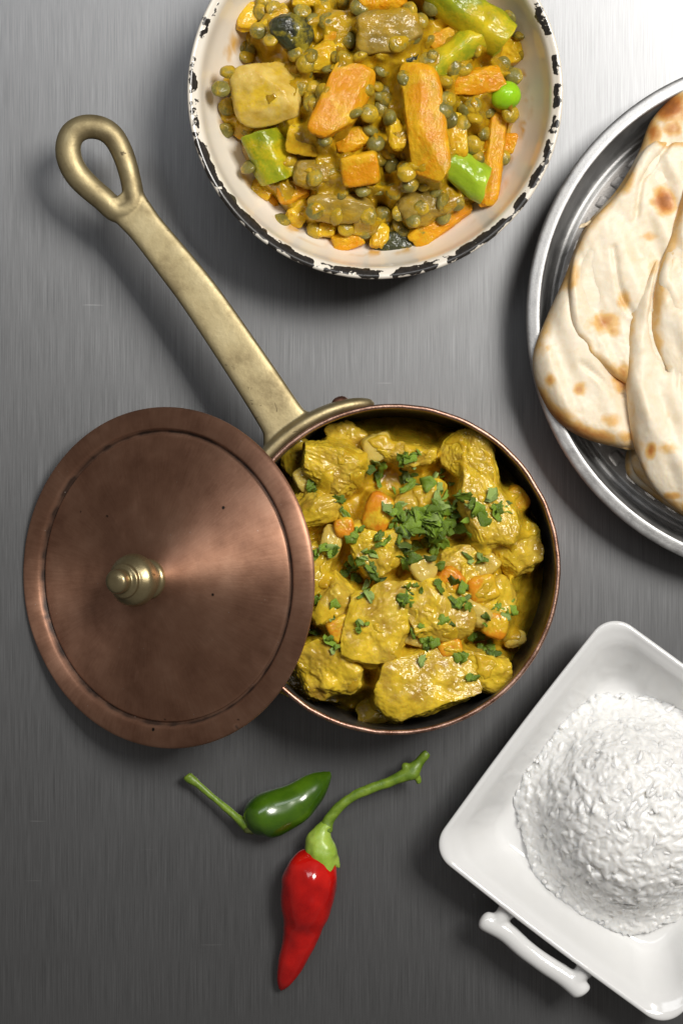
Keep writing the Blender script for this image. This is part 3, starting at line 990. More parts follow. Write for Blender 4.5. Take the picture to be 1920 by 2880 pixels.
# ================================================================== folded flatbreads
def row_fold(lefts, rights, zb, T, Redge, seed, und=0.0010, creases=(), spots=(), edge_brown=None, nrow=150, ncol=110, slope=0.0, origin=(0, 0, 0)):
    """a thick soft sheet: left and right outline (1568-px picture units at its own height), pillow edge, gentle waves"""
    L = np.array(lefts, float)
    Rr = np.array(rights, float)
    y0, y1 = max(L[0, 0], Rr[0, 0]), min(L[-1, 0], Rr[-1, 0])
    tt = np.linspace(0, 1, nrow)
    ys = y0 + (y1 - y0) * (0.5 - 0.5 * np.cos(PI * tt)) * 0.5 + (y1 - y0) * tt * 0.5

    def interp(A, y):
        P = smooth_poly(A, 400)
        return np.interp(y, P[:, 0], P[:, 1])
    xl, xr = interp(L, ys), interp(Rr, ys)
    u = 0.5 - 0.5 * np.cos(np.linspace(0, PI, ncol))
    X = xl[:, None] + (xr - xl)[:, None] * u[None, :]
    Y = np.repeat(ys[:, None], ncol, 1)
    zm = zb + T * 0.6
    kk = F * S * (D - zm) / D
    wx, wy = (X - 784) * kk, (1176 - Y) * kk
    # distance to the outline
    out = np.vstack([np.column_stack([(xl - 784) * kk, (1176 - ys) * kk]), np.column_stack([(xr - 784) * kk, (1176 - ys) * kk])[::-1]])
    a, b = out, np.roll(out, -1, 0)
    p = np.stack([wx.ravel(), wy.ravel()], 1)
    dmin = np.full(len(p), 1e9)
    for q0, q1 in zip(a[::2], np.roll(a[::2], -1, 0)):
        e = q1 - q0
        L2 = e @ e
        if L2 < 1e-14:
            continue
        t = np.clip(((p - q0) @ e) / L2, 0, 1)
        dmin = np.minimum(dmin, np.hypot(*(p - (q0 + t[:, None] * e)).T))
    d = np.clip(dmin / Redge, 0, 1)
    e = np.sqrt(np.maximum(0, 1 - (1 - d) ** 2))
    P3 = np.column_stack([(p[:, 0] + 0.35 * p[:, 1]) * 85, p[:, 1] * 24, np.full(len(p), seed * 3.7)])
    P4 = np.column_stack([p * 55, np.full(len(p), seed * 3.7)])
    wave = fbm(P3, 2, seed) * und * 1.3 + fbm(P4 * 4, 2, seed + 5) * 0.00022 + fbm(P4 * 20, 2, seed + 9) * 0.00008
    top = zb + T * e + wave * (0.25 + 0.75 * e) + slope * (p[:, 0] - p[:, 0].min())
    px, py = X.ravel(), Y.ravel()
    for pts, depth, wid in creases:
        C_ = smooth_poly(pts, 60)
        dm = np.full(len(p), 1e9)
        for q0, q1 in zip(C_[:-1], C_[1:]):
            ee = q1 - q0
            t = np.clip(((np.stack([px, py], 1) - q0) @ ee) / (ee @ ee), 0, 1)
            dm = np.minimum(dm, np.hypot(*(np.stack([px, py], 1) - (q0 + t[:, None] * ee)).T))
        dm = dm + 2.0 * vnoise(np.column_stack([px * 0.06, py * 0.06, py * 0]), 4)
        top -= depth * np.exp(-(dm / wid) ** 2)
    bot = zb - 0.25 * T * e + slope * (p[:, 0] - p[:, 0].min())
    n = nrow * ncol
    v = np.vstack([np.column_stack([p, top]), np.column_stack([p, bot])]) - np.array(origin)
    gf = grid_faces(nrow, ncol, False)
    # stitch the borders
    ring = np.concatenate([np.arange(ncol), np.arange(1, nrow) * ncol + ncol - 1, (nrow - 1) * ncol + np.arange(ncol - 2, -1, -1), np.arange(nrow - 2, 0, -1) * ncol])
    r2 = np.roll(ring, -1)
    side = np.stack([ring, r2, r2 + n, ring + n], -1)
    me = np_mesh('fold', v, [gf[:, ::-1], gf + n, side])
    brown = np.zeros(n)
    nzz = fbm(np.column_stack([p * 420, np.full(len(p), seed)]), 3, seed + 3)
    nz2 = fbm(np.column_stack([p * 120, np.full(len(p), seed)]), 2, seed + 4)
    for (x, y, rx, ry, inten) in spots:
        q = np.hypot((px - x) / rx, (py - y) / ry) + 0.22 * nz2 + 0.12 * nzz
        brown = np.maximum(brown, inten * np.clip(1.25 - q, 0, 1))
    if edge_brown is not None:
        ea, ya, yb = edge_brown
        wgt = np.clip((py - ya) / 60, 0, 1) * np.clip((yb - py) / 60, 0, 1)
        brown = np.maximum(brown, ea * wgt * np.clip(1.1 - dmin / 0.0050 + 0.4 * nz2, 0, 1))
    brown = np.maximum(brown, 0.36 * np.clip(1.0 - dmin / 0.0046 + 0.5 * nz2, 0, 1))
    brown = np.maximum(brown, 0.16 * np.clip(nz2 * 1.6 - 0.2, 0, 1))
    set_attr(me, 'brown', np.concatenate([brown, brown]))
    return me


oA = Vw(1440, 620, 0.0)
naanA = empty('flatbread', (oA.x, oA.y, 0.003))
tag(naanA, 'folded pale flatbread with browned lower edge and scorch spots, underneath the other', 'flatbread', 'flatbreads on the steel plate')
og = (oA.x, oA.y, 0.003)
A1 = row_fold([(165, 1600), (205, 1556), (270, 1500), (345, 1470), (430, 1420), (510, 1350), (580, 1318), (640, 1296), (720, 1259), (800, 1228), (850, 1226), (900, 1240), (950, 1268), (985, 1305), (1008, 1350), (1022, 1400), (1032, 1445)],
              [(165, 1640), (205, 1700), (345, 1720), (510, 1700), (720, 1660), (850, 1620), (950, 1570), (1000, 1520), (1020, 1490), (1032, 1470)], 0.0250, 0.0066, 0.0062, 3, und=0.0014, slope=-0.09,
              spots=[(1261, 872, 17, 20, 0.50), (1329, 893, 20, 24, 0.52), (1400, 968, 30, 20, 0.36), (1540, 240, 48, 45, 0.80), (1500, 305, 22, 50, 0.62), (1545, 290, 30, 22, 0.5), (1428, 868, 24, 46, 0.6), (1256, 800, 14, 14, 0.3),
                     (1440, 1005, 40, 18, 0.4)],
              edge_brown=(0.55, 850, 1060), origin=og,
              creases=[([(1330, 833), (1370, 865), (1402, 893), (1432, 905), (1462, 915)], 0.0009, 5)])
obj('lower_fold', A1, M['naan'], naanA)
A2 = row_fold([(318, 1508), (345, 1478), (430, 1428), (510, 1356), (580, 1322), (640, 1307), (700, 1304), (745, 1309), (775, 1322), (790, 1340), (815, 1350), (832, 1372), (852, 1396), (872, 1425), (888, 1455)],
              [(318, 1560), (345, 1700), (510, 1690), (720, 1650), (800, 1600), (852, 1540), (872, 1510), (888, 1480)], 0.0290, 0.0036, 0.0030, 8, und=0.0022, slope=-0.09,
              spots=[(1385, 742, 42, 34, 0.62), (1408, 760, 26, 20, 0.45), (1525, 462, 34, 40, 0.78), (1490, 543, 26, 14, 0.42), (1432, 690, 20, 30, 0.42), (1340, 805, 20, 8, 0.2), (1432, 855, 26, 36, 0.6), (1500, 620, 26, 60, 0.3)],
              origin=og, creases=[([(1546, 318), (1510, 362), (1480, 405), (1468, 440), (1462, 500)], 0.0016, 5.5), ([(1408, 570), (1414, 620), (1420, 655), (1432, 690), (1450, 720)], 0.0014, 6),
                                  ([(1350, 560), (1345, 640), (1352, 700)], 0.0004, 14)])
obj('upper_fold', A2, M['naan'], naanA)

oB = Vw(1560, 900, 0.0)
naanB = empty('flatbread', (oB.x, oB.y, 0.003))
tag(naanB, 'thick folded cream flatbread lying on top of the other one, cut off by right edge', 'flatbread', 'flatbreads on the steel plate')
og = (oB.x, oB.y, 0.003)
B3 = row_fold([(1000, 1470), (1030, 1443), (1060, 1436), (1090, 1441), (1115, 1466), (1140, 1500), (1165, 1535), (1195, 1585), (1230, 1650), (1250, 1700)],
              [(1000, 1500), (1030, 1700), (1115, 1760), (1195, 1760), (1250, 1720)], 0.0110, 0.0036, 0.0036, 14, spots=[(1560, 1180, 40, 20, 0.2)], origin=og, nrow=90, ncol=80)
obj('bottom_fold', B3, M['naan'], naanB)
B4 = row_fold([(980, 1480), (1010, 1456), (1050, 1449), (1085, 1458), (1120, 1492), (1150, 1530), (1180, 1572), (1215, 1640), (1235, 1700)],
              [(980, 1520), (1010, 1700), (1115, 1760), (1195, 1760), (1235, 1720)], 0.0165, 0.0036, 0.0036, 15, origin=og, nrow=90, ncol=80)
obj('middle_fold', B4, M['naan'], naanB)
B1 = row_fold([(395, 1578), (480, 1557), (540, 1532), (580, 1512), (660, 1470), (705, 1449), (745, 1438), (820, 1436), (900, 1440), (960, 1446), (1010, 1454), (1050, 1466), (1090, 1484), (1120, 1504), (1150, 1532), (1180, 1570), (1210, 1630), (1228, 1690)],
              [(395, 1640), (480, 1740), (660, 1780), (900, 1790), (1090, 1780), (1180, 1750), (1228, 1710)], 0.0270, 0.0066, 0.0064, 21, und=0.0020,
              spots=[(1492, 1034, 16, 24, 0.62), (1525, 1028, 42, 20, 0.36), (1545, 1140, 26, 12, 0.45), (1450, 940, 9, 50, 0.24), (1520, 560, 12, 40, 0.3), (1575, 1165, 30, 20, 0.5)], origin=og, nrow=190,
              creases=[([(1532, 546), (1512, 610), (1498, 680), (1492, 735), (1494, 765), (1510, 810), (1530, 850)], 0.0028, 6.0), ([(1548, 820), (1552, 850), (1549, 885)], 0.0009, 5), ([(1580, 700), (1572, 800), (1574, 900), (1600, 960)], 0.0016, 9)])
obj('lower_fold', B1, M['naan'], naanB)
B2 = row_fold([(420, 1582), (480, 1566), (546, 1540), (610, 1516), (663, 1504), (735, 1496), (775, 1500), (810, 1514), (850, 1534), (900, 1550), (960, 1566), (1010, 1590), (1060, 1640)],
              [(420, 1640), (480, 1740), (660, 1780), (900, 1790), (1010, 1740), (1060, 1700)], 0.0312, 0.0040, 0.0052, 27, und=0.0022, spots=[(1600, 620, 30, 60, 0.4)], origin=og)
obj('upper_fold', B2, M['naan'], naanB)
# torn crumbs of crust beside the left bread
cr = empty('bread_crumb', Vw(1342, 517, 0.0262))
tag(cr, 'tiny curled flake of bread crust at the flatbread edge', 'crumb')
vv, ff = ico(3)
v = vv * np.array([0.0026, 0.0009, 0.0007])
v[:, 2] += 60 * v[:, 0] ** 2
v += vv * (fbm(v * 900, 2, 4) * 0.0005)[:, None]
me = np_mesh('crumb', v, ff)
set_attr(me, 'brown', np.full(len(v), 0.22))
obj('flake', me, M['naan'], cr, rot=(0, 0, R(25)))

# ================================================================== rice mound
rc = Vw(1462, 1872, 0.016)
rice = empty('rice_mound', (rc.x, rc.y, 0.0042))
tag(rice, 'moulded dome of cooked white rice in the square porcelain dish', 'rice')
RH, RRr = 0.0300, 276 * F * S * 0.972


rp_u = np.linspace(0, 1, 12)
rp_r = np.array([0.0, 0.13, 0.27, 0.40, 0.52, 0.63, 0.72, 0.785, 0.84, 0.90, 0.97, 1.0]) * RRr
rp_z = np.array([1.0, 0.99, 0.965, 0.915, 0.83, 0.70, 0.53, 0.37, 0.25, 0.17, 0.10, 0.02]) * 0.036


def rice_surf(th, u):
    """u 0 top .. 1 foot: dome pressed in a cup, with a spreading skirt of grains"""
    r = np.interp(u, rp_u, rp_r) * (1 + (0.025 * np.sin(3 * th + 1) + 0.02 * np.sin(7 * th)) * u)
    z = np.interp(u, rp_u, rp_z)
    return r * np.cos(th), r * np.sin(th), z


n_u, n_t = 50, 110
uu, tt = np.meshgrid(np.linspace(0.001, 1, n_u), np.linspace(0, 2 * PI, n_t, endpoint=False), indexing='ij')
x, y, z = rice_surf(tt.ravel(), uu.ravel())
v = np.column_stack([x, y, z]) * np.array([0.975, 0.975, 0.975])
v += (fbm(v * 330, 3, 2) * 0.0008)[:, None] * np.array([0.7, 0.7, 1])
cb = len(v)
core_v = np.vstack([v, [0, 0, 0.0002]])
kk_ = np.arange(n_t)
core_f = [grid_faces(n_u, n_t)[:, ::-1], np.stack([np.full(n_t, cb), (n_u - 1) * n_t + (kk_ + 1) % n_t, (n_u - 1) * n_t + kk_], -1)]
core_v = core_v + np.array([0, 0, 0.0002])
grain_meshes, grain_arr = [], []
for s in range(8):
    P = []
    L_ = 0.0042 * (0.72 + 0.45 * rng.random())
    cv = (rng.random() - 0.5) * 0.0010
    for t in np.linspace(-1, 1, 9):
        P.append((t * L_, cv * t * t, 0.0003 * math.sin(3 * t + s)))
    rad = 0.00098 * np.array([0.30, 0.72, 0.92, 1.0, 1.03, 1.0, 0.90, 0.70, 0.34]) * (0.9 + 0.25 * rng.random())
    v, f = tube(P, rad, 8, flat=0.85)
    v = v + fbm(v * 900, 2, s)[:, None] * 0.00016
    grain_meshes.append(np_mesh('rice_grain', v, f))
    grain_meshes[-1].materials.append(M['rice_grain'])
    grain_arr.append((v, f))
NG = 4200
cand = []
for i in range(NG):
    th = rng.random() * 2 * PI
    # area-uniform-ish in u
    u = math.sqrt(rng.random()) * 0.99
    p = np.array([q for q in rice_surf(th, u)])
    e = 1e-3
    pu = np.array(rice_surf(th, min(1, u + e))) - np.array(rice_surf(th, u - e))
    pt = np.array(rice_surf(th + e, u)) - np.array(rice_surf(th - e, u))
    nn = np.cross(pu, pt)
    nn /= np.linalg.norm(nn) + 1e-12
    if nn[2] < 0: nn = -nn
    t1 = np.cross(nn, [0.3, 0.2, 1.0])
    t1 /= np.linalg.norm(t1)
    t2 = np.cross(nn, t1)
    a = rng.random() * PI
    xa = math.cos(a) * t1 + math.sin(a) * t2 + nn * rng.normal(0, 0.16)
    xa /= np.linalg.norm(xa)
    ya = np.cross(nn, xa)
    ya /= np.linalg.norm(ya)
    za = np.cross(xa, ya)
    dep = rng.uniform(-0.0016, -0.0004)
    pos = p + nn * dep
    if u > 0.93 and rng.random() < 0.35:
        pos[:2] *= 1.0 + 0.035 * rng.random()
    pos[2] = max(pos[2], 0.0006)
    Mx = np.column_stack([xa, ya, za])
    wp = pos + np.array([rc.x, rc.y, 0.0042])
    in_fr = wp[0] < 0.122
    score = (nn[2] > 0.30) * (1 if in_fr else 0) * (0.3 + rng.random())
    cand.append((score, i % 8, Mx, pos))
cand.sort(key=lambda q: -q[0])
for sc_, g, Mx, pos in cand[:300]:
    o = bpy.data.objects.new('rice_grain', grain_meshes[g])
    C.objects.link(o)
    o.parent = rice
    m4 = Matrix(Mx.tolist()).to_4x4()
    m4.translation = Vector(np.array(pos) - 0.00025 * Mx[:, 2])
    o.matrix_local = m4
vs, f4, f3, off = [], [], [], 0
for sc_, g, Mx, pos in cand[300:]:
    gv, gf = grain_arr[g]
    vs.append(gv @ Mx.T + pos)
    f4.append(gf[0] + off)
    f3 += [gf[1] + off, gf[2] + off]
    off += len(gv)
mass = remeshed('packed_grains', [(np.vstack(vs), [np.vstack(f4), np.vstack(f3)]), (core_v, core_f)], 0.00034, 1, 0.5)
o = obj('packed_grains', mass, M['rice'], rice)
o['kind'] = 'stuff'

# ================================================================== food: helpers
class HM:
    """height map that pieces are settled on"""

    def __init__(self, cx, cy, half, cell=0.0005):
        self.x0, self.y0, self.c = cx - half, cy - half, cell
        self.n = int(2 * half / cell) + 1
        self.a = np.full((self.n, self.n), -1.0)

    def ij(self, x, y):
        return (np.clip(((np.asarray(y) - self.y0) / self.c).round().astype(int), 0, self.n - 1),
                np.clip(((np.asarray(x) - self.x0) / self.c).round().astype(int), 0, self.n - 1))

    def add(self, v):
        i, j = self.ij(v[:, 0], v[:, 1])
        np.maximum.at(self.a, (i, j), v[:, 2])

    def fill(self):
        b = self.a.copy()
        for dy in (-1, 0, 1):
            for dx in (-1, 0, 1):
                b = np.maximum(b, np.where(self.a < 0, np.roll(np.roll(self.a, dy, 0), dx, 1), -1))
        self.a = b

    def get(self, x, y, rad=0.0):
        i, j = self.ij(x, y)
        if rad <= 0:
            return self.a[i, j]
        k = max(1, int(rad / self.c))
        i, j = int(i), int(j)
        w = self.a[max(0, i - k):i + k + 1, max(0, j - k):j + k + 1]
        return float(w.max())

    def mean(self, x, y, rad):
        i, j = self.ij(x, y)
        k = max(1, int(rad / self.c))
        i, j = int(i), int(j)
        w = self.a[max(0, i - k):i + k + 1, max(0, j - k):j + k + 1]
        w = w[w > 0]
        return float(w.mean()) if len(w) else -1.0


def gblur(a, sig):
    k = int(3 * sig) + 1
    w = np.exp(-0.5 * (np.arange(-k, k + 1) / sig) ** 2)
    w /= w.sum()
    p = np.pad(a, k, mode='edge')
    p = sum(w[i] * p[i:i + a.shape[0], :] for i in range(2 * k + 1))
    return sum(w[i] * p[:, i:i + a.shape[1]] for i in range(2 * k + 1))


def bilin(hm, arr, x, y):
    fx = np.clip((x - hm.x0) / hm.c, 0, hm.n - 1.001)
    fy = np.clip((y - hm.y0) / hm.c, 0, hm.n - 1.001)
    j, i = fx.astype(int), fy.astype(int)
    u, w = fx - j, fy - i
    return arr[i, j] * (1 - u) * (1 - w) + arr[i, j + 1] * u * (1 - w) + arr[i + 1, j] * (1 - u) * w + arr[i + 1, j + 1] * u * w


def chunk_mesh(L, Wd, T, p=3.5, amp=0.10, freq=2.2, seed=0, sub=5, taper=0.0, fibre=0.0, bend=0.0, fine=0.02, cut=0.0, facets=0, fdep=(0.62, 0.9)):
    v, f = ico(sub)
    r = (np.abs(v) ** p).sum(1) ** (-1 / p)
    q = v * r[:, None]
    s = seed * 7.13
    m = min(L, Wd, T)
    # broad uneven form, then knobbly relief
    low = np.column_stack([vnoise(q * 1.15 + s + k * 9.1, seed + k) for k in range(3)])
    q = q + low * amp * 1.6
    if facets:
        g_ = np.random.default_rng(seed + 900)
        for _ in range(facets):
            d_ = g_.normal(size=3) * np.array([1, 1, 0.8])
            d_ /= np.linalg.norm(d_)
            over = np.maximum(0, q @ d_ - g_.uniform(*fdep))
            q = q - over[:, None] * d_ * 0.92
    if taper:
        t = 1 - taper * (q[:, 0] * 0.5 + 0.5)
        q[:, 1] *= t
        q[:, 2] *= 1 - (1 - t) * 0.5
    if cut:
        q[:, 0] += cut * q[:, 1]
    x = q * np.array([L, Wd, T]) / 2
    if bend:
        x[:, 2] -= bend * (x[:, 0] ** 2 + 0.4 * x[:, 1] ** 2)
    nr = v / np.linalg.norm(v, axis=1)[:, None]
    k = freq / m
    x = x + nr * (fbm(x * k + s, 3, seed + 11) * amp * m * 0.55)[:, None]
    if fibre:
        fx = x * np.array([150, 900, 700]) + s
        x = x + nr * ((1 - np.abs(fbm(fx, 2, seed + 5))) * fibre)[:, None]
    if fine:
        x = x + nr * (fbm(x * 1300 + s, 3, seed + 23) * fine * 0.010)[:, None]
    return x, f


def bean_mesh(L, r, seed, bend=0.0, flat=0.9, squash=0.0):
    prof = [(0.02 * r, -L / 2 + 0.0022), (0.55 * r, -L / 2 + 0.0016), (0.80 * r, -L / 2 + 0.0003), (0.92 * r, -L / 2), (0.99 * r, -L / 2 + 0.0007), (r * 1.02, -L / 4), (r, 0), (r * 1.03, L / 4),
            (0.99 * r, L / 2 - 0.0007), (0.92 * r, L / 2), (0.80 * r, L / 2 - 0.0003), (0.55 * r, L / 2 - 0.0016), (0.02 * r, L / 2 - 0.0022)]
    v, f = lathe(smooth_poly(prof, 70), 40)
    v = v[:, [2, 1, 0]] * np.array([1, 1, flat])
    a = np.arctan2(v[:, 2], v[:, 1])
    rr = np.hypot(v[:, 1], v[:, 2])
    v[:, 1:] *= (1 + 0.05 * np.cos(a * 5 + seed) * (rr > r * 0.6))[:, None]
    v = v + fbm(v * 160 + seed, 2, seed)[:, None] * 0.0007
    v[:, 1] += bend * v[:, 0] ** 2
    v[:, 0] += squash * v[:, 1]
    return v, f


def settle(v, f, name, mat, px, py, zfun, lift, ang, tx=0, ty=0, hm=None, label=None, cat=None, group=None):
    """place a piece with its centre under a photograph pixel, lift metres above the food dome"""
    z = zfun(*W(px, py, 0.035).xy) + lift
    c = W(px, py, z)
    z = zfun(c.x, c.y) + lift
    c = W(px, py, z)
    e = Euler((R(tx), R(ty), R(ang)), 'XYZ')
    mt = np.array(e.to_matrix())
    if hm is not None:
        hm.add(v @ mt.T + np.array(c))
    o = obj(name, np_mesh(name, v, f), mat, None, c, e)
    tag(o, label, cat, group)
    return o


# ================================================================== lentil and vegetable curry in the bowl
def zb(x, y):
    r = math.hypot(x - bowl_xy[0], y - bowl_xy[1]) / 0.054
    return 0.0225 + 0.0160 * (1 - min(r, 1.15) ** 2)


hb = HM(bowl_xy[0], bowl_xy[1], 0.058)
VG = 'vegetable pieces in the enamel bowl'
px2 = lambda q: q * S * 0.95
# name, material, label, category, px, py, long, wide, thick (photo px), angle, lift mm, tiltx, tilty, opts
veg = [
    ('potato_chunk', 'potato', 'large pale yellow potato chunk at left in the lentil curry', 'potato', 752, 266, 190, 168, 110, 6, 4.0, 8, -6, dict(p=5, amp=0.06)),
    ('carrot_stick', 'carrot', 'broad orange carrot stick slanting down-left beside the potato chunk', 'carrot', 962, 285, 245, 118, 60, 62, 6.0, 6, 8, dict(p=5, amp=0.05, taper=-0.12)),
    ('carrot_stick', 'carrot', 'long upright orange carrot stick in the middle of the lentil curry', 'carrot', 1197, 345, 330, 112, 62, 97, 6.5, 8, 4, dict(p=6, amp=0.035, cut=0.12)),
    ('aubergine_piece', 'aubergine_flesh', 'flat tan aubergine slab near the top centre of the lentil curry', 'aubergine', 1092, 88, 185, 118, 62, 9, 7.5, 6, 4, dict(p=5, amp=0.06)),
    ('aubergine_piece', 'aubergine', 'glossy black aubergine skin piece above the potato chunk', 'aubergine', 822, 90, 130, 96, 52, -35, 6.5, 0, 10, dict(p=3, amp=0.08, bend=18)),
    ('carrot_chunk', 'carrot', 'orange carrot chunk touching the bright green pea', 'carrot', 1342, 232, 165, 82, 62, 14, 3.5, 8, 0, dict(p=4, amp=0.09)),
    ('carrot_chunk', 'carrot', 'blocky orange carrot cube left of centre below the slanting stick', 'carrot', 1012, 476, 108, 92, 72, 8, 3.4, 12, -4, dict(p=7, amp=0.035)),
    ('carrot_chunk', 'carrot', 'small orange carrot piece tucked under the slanting carrot stick', 'carrot', 985, 395, 100, 62, 52, 28, 1.5, 0, 0, dict(p=5, amp=0.06)),
    ('carrot_stick', 'carrot', 'narrow orange carrot stick along the right wall of the enamel bowl', 'carrot', 1384, 445, 290, 66, 52, 82, 1.0, 0, 6, dict(p=5, amp=0.05, taper=0.15)),
    ('carrot_stick', 'carrot', 'orange carrot wedge against the lower right wall of the enamel bowl', 'carrot', 1242, 628, 200, 78, 46, 33, 0.6, 12, 0, dict(p=5, amp=0.05, taper=0.25)),
    ('carrot_chunk', 'carrot', 'small orange carrot chunk at the bottom edge of the lentil curry', 'carrot', 977, 676, 92, 58, 50, 4, 0.6, 10, 0, dict(p=6, amp=0.05)),
    ('carrot_chunk', 'carrot', 'deep orange carrot chunk below the left green bean', 'carrot', 826, 538, 92, 66, 56, 12, 0.4, 0, 0, dict(p=4, amp=0.08)),
    ('carrot_chunk', 'carrot', 'dark orange carrot piece at lower left near the bowl wall', 'carrot', 752, 580, 64, 62, 48, 30, -1.8, 0, 0, dict(p=5, amp=0.06)),
    ('carrot_chunk', 'carrot', 'orange carrot chunk at the very top centre of the photo', 'carrot', 1066, 0, 150, 82, 70, -4, 7.0, 10, 0, dict(p=5, amp=0.07)),
    ('carrot_chunk', 'carrot', 'thin orange carrot piece sticking up at the right bowl wall', 'carrot', 1430, 405, 72, 50, 36, 75, -1.5, 0, 0, dict(p=5, amp=0.05)),
    ('carrot_chunk', 'carrot', 'orange carrot piece half hidden under the big green bean', 'carrot', 1262, 102, 120, 66, 48, 15, 2.0, 0, 0, dict(p=4, amp=0.08)),
    ('carrot_chunk', 'carrot', 'orange carrot end behind the left of the tan aubergine slab', 'carrot', 946, 92, 120, 70, 55, 80, 2.6, 0, 0, dict(p=4, amp=0.08)),
    ('carrot_chunk', 'carrot', 'red-orange carrot sliver between the two lower left peppers', 'carrot', 925, 545, 100, 50, 40, 5, 0.0, 0, 0, dict(p=4, amp=0.08)),
    ('pepper_piece', 'pepper', 'bright yellow pepper piece at the upper left bowl wall', 'pepper', 702, 44, 98, 58, 40, 68, 4.0, 0, 12, dict(p=5, amp=0.06)),
    ('pepper_piece', 'pepper', 'square yellow pepper piece left of the slanting carrot stick', 'pepper', 856, 394, 98, 82, 42, -8, 3.2, 18, 4, dict(p=7, amp=0.04)),
    ('pepper_piece', 'pepper', 'yellow pepper piece at the top edge left of centre', 'pepper', 860, 2, 80, 40, 40, 2, 6.0, 0, 0, dict(p=5, amp=0.06)),
    ('pepper_piece', 'pepper', 'yellow pepper slip hanging at the bottom centre of the lentil curry', 'pepper', 1068, 662, 76, 58, 36, 80, 0.6, 20, 0, dict(p=5, amp=0.06, taper=0.3)),
    ('pepper_piece', 'pepper', 'yellow pepper piece at lower left beside the tan aubergine strip', 'pepper', 838, 600, 82, 64, 42, 55, -0.2, 10, 0, dict(p=4, amp=0.08)),
    ('pepper_piece', 'pepper', 'small yellow pepper piece under the lower tan aubergine strip', 'pepper', 916, 645, 58, 46, 36, 0, 0.4, 0, 0, dict(p=5, amp=0.06)),
    ('pepper_piece', 'pepper', 'yellow pepper piece below the left green bean by the wall', 'pepper', 738, 532, 76, 52, 42, -22, -0.6, 0, 0, dict(p=5, amp=0.06)),
    ('pepper_piece', 'pepper', 'yellow pepper leaning on the left of the long upright carrot stick', 'pepper', 1112, 372, 105, 62, 44, 108, 2.6, 0, 14, dict(p=4, amp=0.06, taper=0.35)),
    ('pepper_piece', 'pepper', 'yellow pepper strip right of the long upright carrot stick', 'pepper', 1282, 380, 130, 62, 40, 96, 3.0, -10, 0, dict(p=4, amp=0.07)),
    ('pepper_piece', 'pepper', 'yellow pepper strip beside the black aubergine skin', 'pepper', 768, 62, 120, 44, 34, 48, 4.0, 0, 0, dict(p=5, amp=0.06)),
    ('pepper_piece', 'pepper', 'yellow pepper slab under the left of the potato chunk', 'pepper', 668, 330, 120, 84, 40, -50, 0.6, 0, 0, dict(p=5, amp=0.06)),
    ('pepper_piece', 'pepper', 'golden coated lump beneath the cut end of the big green bean', 'pepper', 1442, 140, 92, 80, 55, 60, 1.5, 0, 0, dict(p=3, amp=0.12)),
    ('pepper_piece', 'pepper', 'golden coated lump between potato and tan aubergine slab', 'pepper', 912, 160, 120, 80, 50, 30, 3.2, 0, 0, dict(p=3, amp=0.14)),
    ('aubergine_piece', 'aubergine_flesh', 'brown sauce-coated aubergine strip at the lower left of the lentil curry', 'aubergine', 955, 588, 190, 84, 52, -2, 2.8, 14, 0, dict(p=4, amp=0.07)),
    ('aubergine_piece', 'aubergine', 'dark olive aubergine skin at the bottom of the lentil curry', 'aubergine', 1120, 680, 140, 62, 44, 6, -0.8, 0, 0, dict(p=4, amp=0.06)),
    ('aubergine_piece', 'aubergine', 'dark aubergine skin under the tan aubergine slab', 'aubergine', 1112, 166, 130, 40, 40, 4, 2.6, 0, 0, dict(p=3, amp=0.06)),
    ('aubergine_piece', 'aubergine_flesh', 'brown aubergine lump under the lentil cluster at lower right', 'aubergine', 1190, 575, 150, 110, 70, 20, 1.4, 0, 0, dict(p=3, amp=0.12)),
    ('aubergine_piece', 'aubergine_flesh', 'brown aubergine lump between the cube and the lower strip', 'aubergine', 890, 490, 130, 84, 56, -10, 2.2, 0, 0, dict(p=3, amp=0.12)),
]
for i, (nm, mt, lb, ct, x, y, L, wd, tk, an, lf, tx, ty, op) in enumerate(veg):
    op.setdefault('facets', 5)
    op.setdefault('fdep', (0.80, 1.05))
    v, f = chunk_mesh(px2(L), px2(wd), px2(tk), seed=i + 1, sub=5, fine=0.020, **op)
    settle(v, f, nm, M[mt], x, y, zb, lf * 0.00125 - 0.0006, an, tx, ty, hb, lb, ct, VG)
beans = [
    ('bean', 'thick yellow-green bean at the upper right of the lentil curry', 1300, 20, 310, 60, -38, 9.5, 0, 6, dict(bend=2.0)),
    ('bean', 'green bean piece crossing under the thick upper bean', 1276, 150, 190, 40, 36, 4.5, 0, 0, dict()),
    ('bean_bright', 'bright green bean piece beside the lower end of the long carrot', 1306, 482, 150, 50, -34, 3.6, 0, 4, dict(squash=-0.35)),
    ('bean', 'dark green bean end standing at the left of the lentil curry', 757, 442, 150, 58, -64, 2.6, 0, 6, dict(squash=0.15)),
]
for i, (mt, lb, x, y, L, r, an, lf, tx, ty, op) in enumerate(beans):
    v, f = bean_mesh(px2(L), px2(r), i + 3, **op)
    settle(v, f, 'green_bean', M[mt], x, y, zb, lf * 0.001, an, tx, ty, hb, lb, 'green bean', VG)
v, f = chunk_mesh(px2(90), px2(86), px2(84), p=2, amp=0.02, seed=44, sub=4, fine=0)
settle(v, f, 'green_pea', M['pea'], 1420, 268, zb, 0.0052, 20, 0, 0, hb, 'single bright green pea at the right of the lentil curry', 'pea')
hb.fill()
veg_at = [(q[4], q[5], q[2]) for q in veg] + [(q[2], q[3], q[1]) for q in beans]

